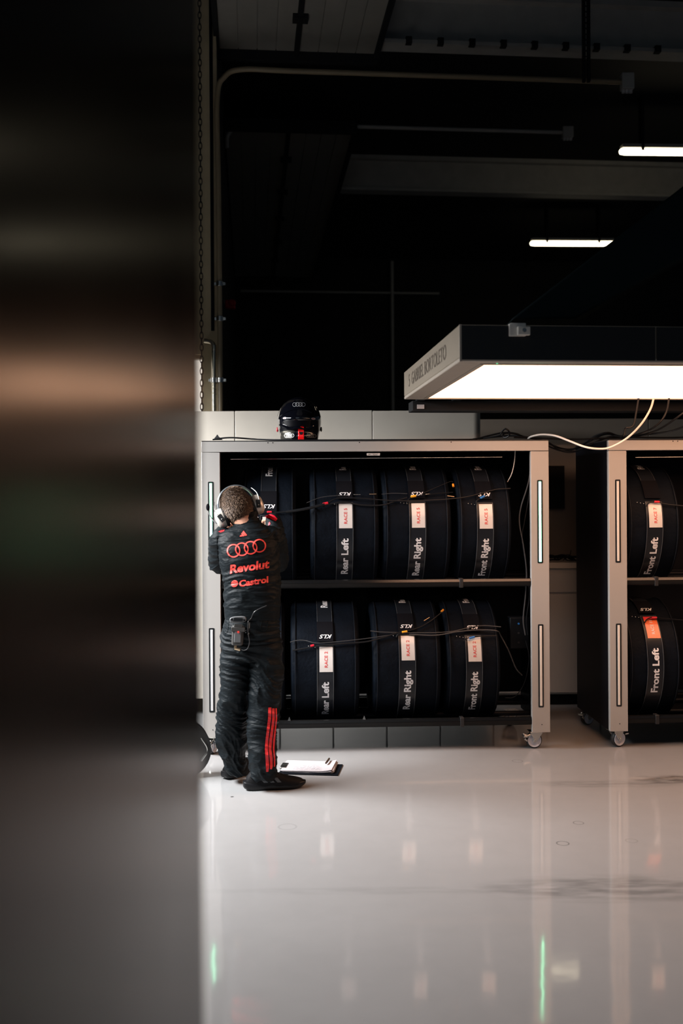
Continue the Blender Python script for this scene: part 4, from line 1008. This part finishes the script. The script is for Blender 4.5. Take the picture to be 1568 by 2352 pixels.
# ---- shoes
def shoe(heel, ang, L_=0.30, stripes=False):
    M = TI @ Matrix.Translation(heel) @ Matrix.Rotation(ang, 4, 'Z')        # local +x towards the toe
    W = [(-0.006, .030, .070), (0.03, .038, .108), (0.08, .040, .116), (0.12, .042, .104), (0.17, .047, .082), (0.22, .049, .066), (0.26, .045, .057), (0.29, .032, .048), (0.304, .014, .036)]
    def res(T, n):
        out = []; P = catmull([Vector(q) for q in T], n); return [tuple(q) for q in P]
    up_ = MB(); rg = []
    for x, hw, h_ in res(W, 4):
        rg.append([M @ Vector((x, hw*math.cos(a)*(1 if a <= PI else 1), 0.022+max(0, math.sin(a))**0.8*(h_-0.022) if math.sin(a) >= 0 else 0.022)) for a in (2*PI*k/28 for k in range(28))])
    up_.rings(rg); root = up_.build('shoe', shoem, PE, angle=60)
    so = MB(); rg = []
    S = [(-0.024, .016, .020), (-0.012, .032, .010), (0.03, .041, 0.0), (0.09, .041, 0.0), (0.15, .046, 0.0), (0.21, .050, 0.0), (0.26, .045, .004), (0.29, .034, .012), (0.308, .020, .020), (0.314, .008, .026)]
    for x, hw, z in res(S, 4):
        hw = max(hw, 0.004); z = max(0.0, z); tt = 0.036+0.010*max(0, (0.06-x)/0.08)
        rg.append([M @ Vector((x, y, q)) for y, q in ((-hw*.80, z), (hw*.80, z), (hw*.95, z+0.006), (hw*1.0, z*0.6+0.017), (hw*.95, tt-0.004), (hw*.88, tt), (-hw*.88, tt), (-hw*.95, tt-0.004), (-hw*1.0, z*0.6+0.017), (-hw*.95, z+0.006))])
    so.rings(rg); so.build('sole', solem, root, angle=75)
    la = MB()
    for i in range(5):
        x = 0.115+i*0.018; h_ = 0.108-i*0.0095
        la.tube([M @ Vector((x, -0.020, h_-0.003)), M @ Vector((x+0.004, 0, h_+0.004)), M @ Vector((x, 0.020, h_-0.003))], 0.0022, 6, 3)
    la.tube([M @ Vector((0.11, 0, .098)), M @ Vector((0.13, -0.02, .112)), M @ Vector((0.15, -0.025, .10)), M @ Vector((0.13, -0.012, .094))], 0.0018, 6, 4)
    la.build('laces', rubber, root)
    if stripes:
        s_ = MB()
        for i in range(3):
            x0 = 0.055+i*0.036
            def wp_(x, z):
                for q in range(len(W)-1):
                    if W[q][0] <= x <= W[q+1][0]:
                        f = (x-W[q][0])/(W[q+1][0]-W[q][0]); hw = W[q][1]+(W[q+1][1]-W[q][1])*f; h_ = W[q][2]+(W[q+1][2]-W[q][2])*f; break
                sn = min(0.98, max(0.0, (z-0.022)/(h_-0.022)))**1.25
                return M @ Vector((x, -(hw*math.sqrt(1-sn*sn)+0.0025), z))
            n = 6; vs = []
            for q in range(n+1):
                z = 0.043+q*(0.040-i*0.008)/n; dx = -(z-0.043)*0.9
                vs += [wp_(x0+0.03+dx, z), wp_(x0+0.052+dx, z)]
            s_.add(vs, [(2*q, 2*q+1, 2*q+3, 2*q+2) for q in range(n)])
        s_.build('side_stripe', greys, root)
    return root
hr = on_floor(574, 1809); shoe(Vector((hr.x-0.01, 5.345, 0)), math.radians(9), 0.3, True)
hl = on_floor(524, 1789); shoe(Vector((hl.x-0.01, 5.55, 0)), math.radians(48), 0.3)
# ---- hair
def hp(u, v, k):
    p = headpt(u, v); p = Vector((p.x*1.05, p.y*1.05, p.z*1.05)); q = p.normalized(); return p+q*k
def inhair(u, v):
    a = abs((u+PI) % (2*PI)-PI)            # 0 = face, pi = nape
    low = 0.07 if a > 2.1 else (0.46 if a > 1.25 else 0.80)
    if 2.1 >= a > 1.25: low = 0.46-(a-1.25)*0.30
    return v > low
hm = MB(); rg = []; vs = []; idx = {}
NU, NV = 96, 60
for i in range(NV+1):
    for k in range(NU):
        u = 2*PI*k/NU; v = 0.05+0.948*i/NV
        w_ = noise.noise(Vector((math.sin(u)*14, math.cos(u)*14, v*30)))
        vs.append(TI @ (HM @ hp(u, v, 0.004+0.0022*w_)))
fs = []
for i in range(NV):
    for k in range(NU):
        if inhair(2*PI*(k+.5)/NU, 0.05+0.948*(i+.5)/NV): fs.append((i*NU+k, i*NU+(k+1) % NU, (i+1)*NU+(k+1) % NU, (i+1)*NU+k))
hm.add(vs, fs); hair = hm.build('hair', hairm, PE, angle=80)
random.seed(11); hs_ = MB(); sv = []; sf = []
crown = headpt(PI, 0.86)
for i in range(8000):
    u = random.uniform(0, 2*PI); v = math.acos(1-2*random.uniform(0.04, 0.998))/PI
    if not inhair(u, v): continue
    p = hp(u, v, 0.003); n = p.normalized()
    away = (p-crown*1.05); away = (away-n*away.dot(n)); away = away.normalized() if away.length > 1e-5 else Vector((1, 0, 0))
    away += Vector((random.gauss(0, .25), random.gauss(0, .25), random.gauss(0, .25)))
    L_ = random.uniform(0.010, 0.021)*(0.65 if v < 0.4 else 1); d = (n*0.62+away*0.8).normalized(); s = d.cross(n).normalized()*random.uniform(0.0008, 0.0013)
    a0 = p; a1 = p+d*L_*0.6; a2 = p+(d*0.9-n*0.12)*L_
    o_ = len(sv); sv += [TI @ (HM @ q) for q in (a0-s, a0+s, a1-s*0.8, a1+s*0.8, a2)]; sf += [(o_, o_+1, o_+3, o_+2), (o_+2, o_+3, o_+4)]
hs_.add(sv, sf); so = hs_.build('hair_strands', hairs, hair, fix=False); so['kind'] = 'stuff'
# ---- prints on the jacket and stripes on the trouser leg, laid onto the cloth
def bvh(o):
    me = o.data; M = Matrix.Translation(PO)
    return BVHTree.FromPolygons([M @ v.co for v in me.vertices], [tuple(p.vertices) for p in me.polygons])
BJ, BT = bvh(jacket), bvh(trousers)
def drape(name, vf, fpx, tree, m_, parent, off=0.0026, maxe=0.006):
    """fpx maps shape coordinates to a place on the cloth; each vertex is laid on the surface along +Y"""
    bm = bmesh.new(); vv = [bm.verts.new((*fpx(v.x, v.y), 0)) for v in vf[0]]
    for f in vf[1]:
        try: bm.faces.new([vv[i] for i in f])
        except ValueError: pass
    bmesh.ops.triangulate(bm, faces=bm.faces)
    for _ in range(4):
        es = [e for e in bm.edges if e.calc_length() > maxe*F/5.4]
        if not es: break
        bmesh.ops.subdivide_edges(bm, edges=es, cuts=1); bmesh.ops.triangulate(bm, faces=bm.faces)
    for v in bm.verts:
        P = at(v.co.x, v.co.y, 5.25); O = Vector((0, 0, EYE)); d = (P-O).normalized()
        hit = tree.ray_cast(O, d)
        v.co = ((hit[0]-d*off) if hit[0] is not None else at(v.co.x, v.co.y, 5.4))-PO
    me = bpy.data.meshes.new(name); bm.to_mesh(me); bm.free(); me.materials.append(m_)
    o = bpy.data.objects.new(name, me); COL.objects.link(o); o.parent = parent; return o
vs = []; fs = []
for cx, cy in ((536.2, 1265), (555.2, 1261.5), (575.3, 1258), (595.3, 1253.5)):
    v, f = ring2d((cx, cy), 14.2, 3.0); fs += [tuple(a+len(vs) for a in q) for q in f]; vs += v
drape('ring_emblem', (vs, fs), lambda x, y: (x, y), BJ, coral, jacket)
tx = text2d('Revolut', 0.034); s_ = 90/tx[2]
drape('lettering', tx, lambda x, y: (528+x*s_+y*1.0, 1317-x*s_*0.145-y*18.5), BJ, coral, jacket)
tx = text2d('Castrol', 0.042); s2 = 67/tx[2]
drape('lettering', tx, lambda x, y: (549+x*s2, 1347.5-x*s2*0.15-y*13.5), BJ, coral, jacket)
vs = []; fs = []
c_ = (538.5, 1340.5)
for y0, y1, xa, xb in ((-8, -1.0, None, None), (0.3, 2.6, None, None), (3.8, 8, None, None)):
    n = 10; o_ = len(vs)
    for i in range(n+1):
        y = y0+(y1-y0)*i/n; hw = math.sqrt(max(0, 64-y*y))
        xr = hw if y0 < -2 or y0 > 3 else hw+0.5
        xl = -hw if y0 != -8 else (-hw)
        vs += [Vector((xl if y0 != 0.3 else xl, y, 0)), Vector((xr, y, 0))]
    fs += [(o_+2*i, o_+2*i+1, o_+2*i+3, o_+2*i+2) for i in range(n)]
drape('round_emblem', (vs, fs), lambda x, y: (c_[0]+x, c_[1]+y-x*0.12), BJ, coral, jacket)
# three slanting bars
vs = []; fs = []
for (a, bq, c2, d2) in (((550.3, 1232.5), (555.8, 1232.2), (554.6, 1228.0), (551.2, 1229.5)), ((556.6, 1232.0), (561.0, 1231.3), (557.2, 1222.8), (553.6, 1225.2)), ((561.8, 1231.0), (567.5, 1229.4), (559.3, 1218.6), (556.0, 1222.0))):
    o_ = len(vs); vs += [Vector((*p, 0)) for p in (a, bq, c2, d2)]; fs.append((o_, o_+1, o_+2, o_+3))
drape('bar_emblem', (vs, fs), lambda x, y: (x, y), BJ, coral, jacket)
# yoke and side seams
def seam(name, pts, tree, r, m_, parent):
    k = MB(); P = catmull([Vector((*p, 0)) for p in pts], 8); out = []
    for q in P:
        X = at(q.x, q.y, 5.25); O = Vector((0, 0, EYE)); d = (X-O).normalized(); h_ = tree.ray_cast(O, d)
        if h_[0] is not None: out.append(h_[0]-d*0.001-PO)
    if len(out) > 2: k.tube(out, r, 6, 0); return k.build(name, m_, parent)
seam('seam', [(498, 1235), (499, 1270), (506, 1305), (516, 1345)], BJ, 0.0016, knit, jacket)
seam('seam', [(515, 1243), (560, 1240), (600, 1236), (640, 1240)], BJ, 0.0014, knit, jacket)
seam('collar_seam', [(524, 1213), (545, 1207), (575, 1198), (592, 1197)], BJ, 0.0018, knit, jacket)
for nm, e0, e1 in (('red_stripe', [(1625, 616, 623), (1650, 615.5, 622.5), (1675, 612.5, 619), (1700, 609.5, 616), (1720, 608, 615), (1740, 609.5, 616.5), (1760, 610.5, 618), (1773, 611, 616)], 0),
                   ('red_stripe', [(1627, 624.5, 630.5), (1650, 625, 631), (1675, 622, 628), (1700, 618, 625), (1720, 616.5, 623), (1740, 619, 626), (1760, 620, 626), (1767, 620, 624.5)], 0),
                   ('red_stripe', [(1627, 632.4, 635.5), (1650, 633, 636.5), (1675, 630.5, 634), (1700, 627, 631.5), (1720, 626, 630), (1740, 628.5, 632), (1757, 629.0, 632), (1761, 629, 631)], 0)):
    vs = []; n = 40
    for i in range(n+1):
        y = e0[0][0]+(e0[-1][0]-e0[0][0])*i/n
        for q in range(len(e0)-1):
            if e0[q][0] <= y <= e0[q+1][0]:
                f = (y-e0[q][0])/(e0[q+1][0]-e0[q][0]); l_ = e0[q][1]+(e0[q+1][1]-e0[q][1])*f; r_ = e0[q][2]+(e0[q+1][2]-e0[q][2])*f; break
        vs += [Vector((l_, y, 0)), Vector((r_, y, 0))]
    drape(nm, (vs, [(2*i, 2*i+1, 2*i+3, 2*i+2) for i in range(n)]), lambda x, y: (x, y), BT, redst, trousers)
seam('seam', [(569, 1660), (590, 1662), (612, 1661)], BT, 0.0014, knit, trousers)
seam('seam', [(500, 1664), (530, 1667), (556, 1663)], BT, 0.0014, knit, trousers)
seam('pocket_seam', [(526, 1425), (524, 1440), (521, 1453), (510, 1454)], BT, 0.0014, knit, trousers)
seam('pocket_seam', [(601, 1424), (598, 1446), (610, 1448), (616, 1426)], BT, 0.0014, knit, trousers)
# red patches at cuffs and shoulder
def patch(px, py, pts, m_, nm, off=0.003):
    vs = [Vector((px+x, py+y, 0)) for x, y in pts]
    drape(nm, (vs, [tuple(range(len(vs)))]), lambda x, y: (x, y), BJ, m_, jacket, off, 0.004)
patch(0, 0, [(501, 1221), (508, 1217.5), (516, 1216.5), (514, 1220), (507, 1223)], redst, 'red_trim')
patch(0, 0, [(608, 1186), (614, 1182), (622, 1181), (630, 1184), (637, 1192), (633, 1197), (626, 1194), (619, 1190), (612, 1190)], redc, 'red_trim')
patch(0, 0, [(616, 1202), (619, 1198), (621, 1203), (616, 1208)], redc, 'red_trim')
patch(0, 0, [(507, 1209), (514, 1208), (517, 1212), (511, 1212)], redc, 'red_trim')
# ================================================================== headset
hd = thing('radio_headset', 'silver and black radio headset on the person\'s head, microphone at left', 'headset', HC)
HT = Matrix.Translation(-HC) @ HM
k = MB(); rg = []
for i in range(33):
    a = math.radians(-4+188*i/32); R_ = 0.098+0.036*max(0, math.sin(a))**1.5
    c_ = Vector((R_*math.cos(a), 0.012, R_*math.sin(a)*1.02-0.002)); o_ = Vector((math.cos(a), 0, math.sin(a)))
    hw = 0.019
    rg.append([HT @ (c_+Vector((0, -hw, 0))), HT @ (c_+o_*0.007+Vector((0, -hw*.8, 0))), HT @ (c_+o_*0.010), HT @ (c_+o_*0.007+Vector((0, hw*.8, 0))), HT @ (c_+Vector((0, hw, 0))), HT @ (c_-o_*0.004)])
k.rings(rg); k.build('headband', bandm, hd)
for sx in (-1, 1):
    cup = MB(); rg = []
    for r_, h_ in ((0.042, 0.086), (0.049, 0.090), (0.050, 0.106), (0.047, 0.120), (0.039, 0.130), (0.024, 0.136), (0.003, 0.137)):
        rg.append([HT @ Vector((sx*h_, 0.002+r_*0.88*math.cos(a), -0.012+r_*1.12*math.sin(a))) for a in (2*PI*q/36 for q in range(36))])
    cup.rings(rg); co = cup.build('ear_cup', cupm, hd)
    cs = MB(); rg = []
    for r_, h_ in ((0.034, 0.070), (0.046, 0.071), (0.050, 0.078), (0.049, 0.087), (0.034, 0.088)):
        rg.append([HT @ Vector((sx*h_, 0.002+r_*0.88*math.cos(a), -0.012+r_*1.12*math.sin(a))) for a in (2*PI*q/32 for q in range(32))])
    cs.rings(rg); cs.build('ear_cushion', rubber, co)
    yk = MB(); yk.tube([HT @ Vector((sx*.108, -.010, .085)), HT @ Vector((sx*.122, -.030, .050)), HT @ Vector((sx*.122, -.040, .015)), HT @ Vector((sx*.112, -.040, -.02))], 0.0018, 8, 6); yk.build('yoke_wire', chrome, co)
    pv = MB(); pv.box(-0.012, 0.012, -0.006, 0.006, -0.022, 0.022, HT @ Matrix.Translation((sx*.108, -.038, -.018)) @ Matrix.Rotation(sx*0.3, 4, 'Y')); pvo = pv.build('pivot', rubber, co, bev=0.002)
    sc_ = MB(); sc_.ball(HT @ Vector((sx*.106, -.0455, -.026)), 0.0035, seg=10, n=8); sc_.build('pivot_screw', chrome, pvo)
mb_ = MB(); bp = [HT @ Vector((-.118, .012, -.030))] + [at(*q)-HC for q in ((497, 1202, 5.50), (487, 1192, 5.53), (480.5, 1181, 5.55), (478, 1172, 5.56))]
mb_.tube(bp, 0.0034, 8, 8); mo = mb_.build('microphone_boom', rubber, hd)
k = MB(); k.ball(at(477.5, 1165, 5.56)-HC, 0.011, 0.011, 0.020); k.build('microphone_foam', flapm, mo)
k = MB(); k.tube([HT @ Vector((-.104, .0, .07)), at(497, 1172, 5.44)-HC, at(496, 1181, 5.45)-HC, at(503, 1189, 5.46)-HC], 0.0014, 6, 8); k.build('cup_wire', wireg, hd)
for (a_, b2, mm) in (((499, 1186, 5.42), (501, 1190, 5.42), redc), ((502, 1194, 5.42), (504, 1196, 5.42), rubber)):
    k = MB(); k.cyl(at(*a_)-HC, at(*b2)-HC, 0.005); k.build('volume_knob', mm, hd)
# ================================================================== radio pack on the belt
def onT(px, py, off=0.0, tree=None):
    P = at(px, py, 5.2); O = Vector((0, 0, EYE)); d = (P-O).normalized(); h_ = (tree or BT).ray_cast(O, d)
    return (h_[0] if h_[0] is not None else at(px, py, 5.28))-d*off
RP = onT(546, 1455, 0.02)
rp = thing('radio_pack', 'grey belt radio pack with a red button on the person\'s left hip', 'radio', RP, 0.10)
rp.rotation_euler = (0.0, math.radians(4), 0.10)
k = MB(); k.rings([[Vector((x*s, y, z)) for x, y in ((-.032, .02), (-.032, -.002), (-.024, -.012), (.024, -.012), (.032, -.002), (.032, .02))] for z, s in ((-.062, .84), (-.054, .96), (.03, 1.0), (.040, 1.0))])
k.build('radio_case', packm, rp, bev=0.002)
MB().box(-.018, .018, -.016, -.010, -.046, .018).build('front_panel', packg, rp, bev=0.003)
MB().box(-.036, .036, -.018, .012, .012, .034).build('belt_clip', packm, rp, bev=0.002)
MB().box(-.022, .022, -.014, .012, .034, .048).build('clip_neck', packm, rp, bev=0.002)
MB().cyl((0.002, -.018, .010), (0.002, -.0215, .010), .0062).build('red_button', coral, rp)
k = MB(); cz_ = 0.074; M_ = Matrix.Translation((-.004, -.012, cz_)) @ Matrix.Rotation(math.radians(-7+0), 4, 'Y')
k.rings([[M_ @ (Vector((0.044*(abs(math.cos(a))**.7)*(1 if math.cos(a) > 0 else -1), y, 0.017*(abs(math.sin(a))**.7)*(1 if math.sin(a) > 0 else -1)))*s) for a in (2*PI*q/28 for q in range(28))] for y, s in ((-.006, .94), (0.0, 1.0), (.012, 1.0), (.016, .96))])
ho = k.build('control_unit', packg, rp, bev=0.001)
MB().box(-.026, .020, -.0205, -.0165, cz_-.008, cz_+.010, Matrix.Rotation(0, 4, 'Y')).build('display', slotm, ho, bev=0.001)
for xx in (-.036, .030): MB().cyl((xx, -.0175, cz_), (xx, -.022, cz_), .005).build('knob', blackm, ho)
k = MB(); k.cyl((-.008, -.004, -.062), (-.008, -.004, -.078), .007); k.cyl((-.012, -.004, -.078), (.018, -.006, -.084), .0075); k.build('angled_plug', brass, rp)
k = MB(); k.box(.034, .046, -.012, .008, .004, .028); k.build('cable_holder', blackm, rp)
for zz in (.020, .009): MB().cyl((.0405, -.012, zz), (.0405, -.015, zz), .003, seg=10).build('screw', chrome, rp)
k = MB(); k.cyl((.056, -.008, .062), (.056, -.008, .032), .0052); k.cyl((.056, -.008, .008), (.054, -.008, -.002), .0046); k.build('inline_connector', chrome, rp)
rc = [RP+Vector((.018, -.006, -.084)), RP+Vector((.034, -.008, -.088)), RP+Vector((.052, -.010, -.078)), RP+Vector((.062, -.010, -.045)), RP+Vector((.056, -.008, -.004)), RP+Vector((.054, -.008, .03)), RP+Vector((.056, -.010, .064)), onT(576, 1421, .008), onT(582, 1408, .008, BJ), onT(592, 1400, .008, BJ), onT(612, 1391, .006, BJ)]
cable('thin black radio cable looping from the belt pack up under the jacket', rc, 0.0024, wireg)
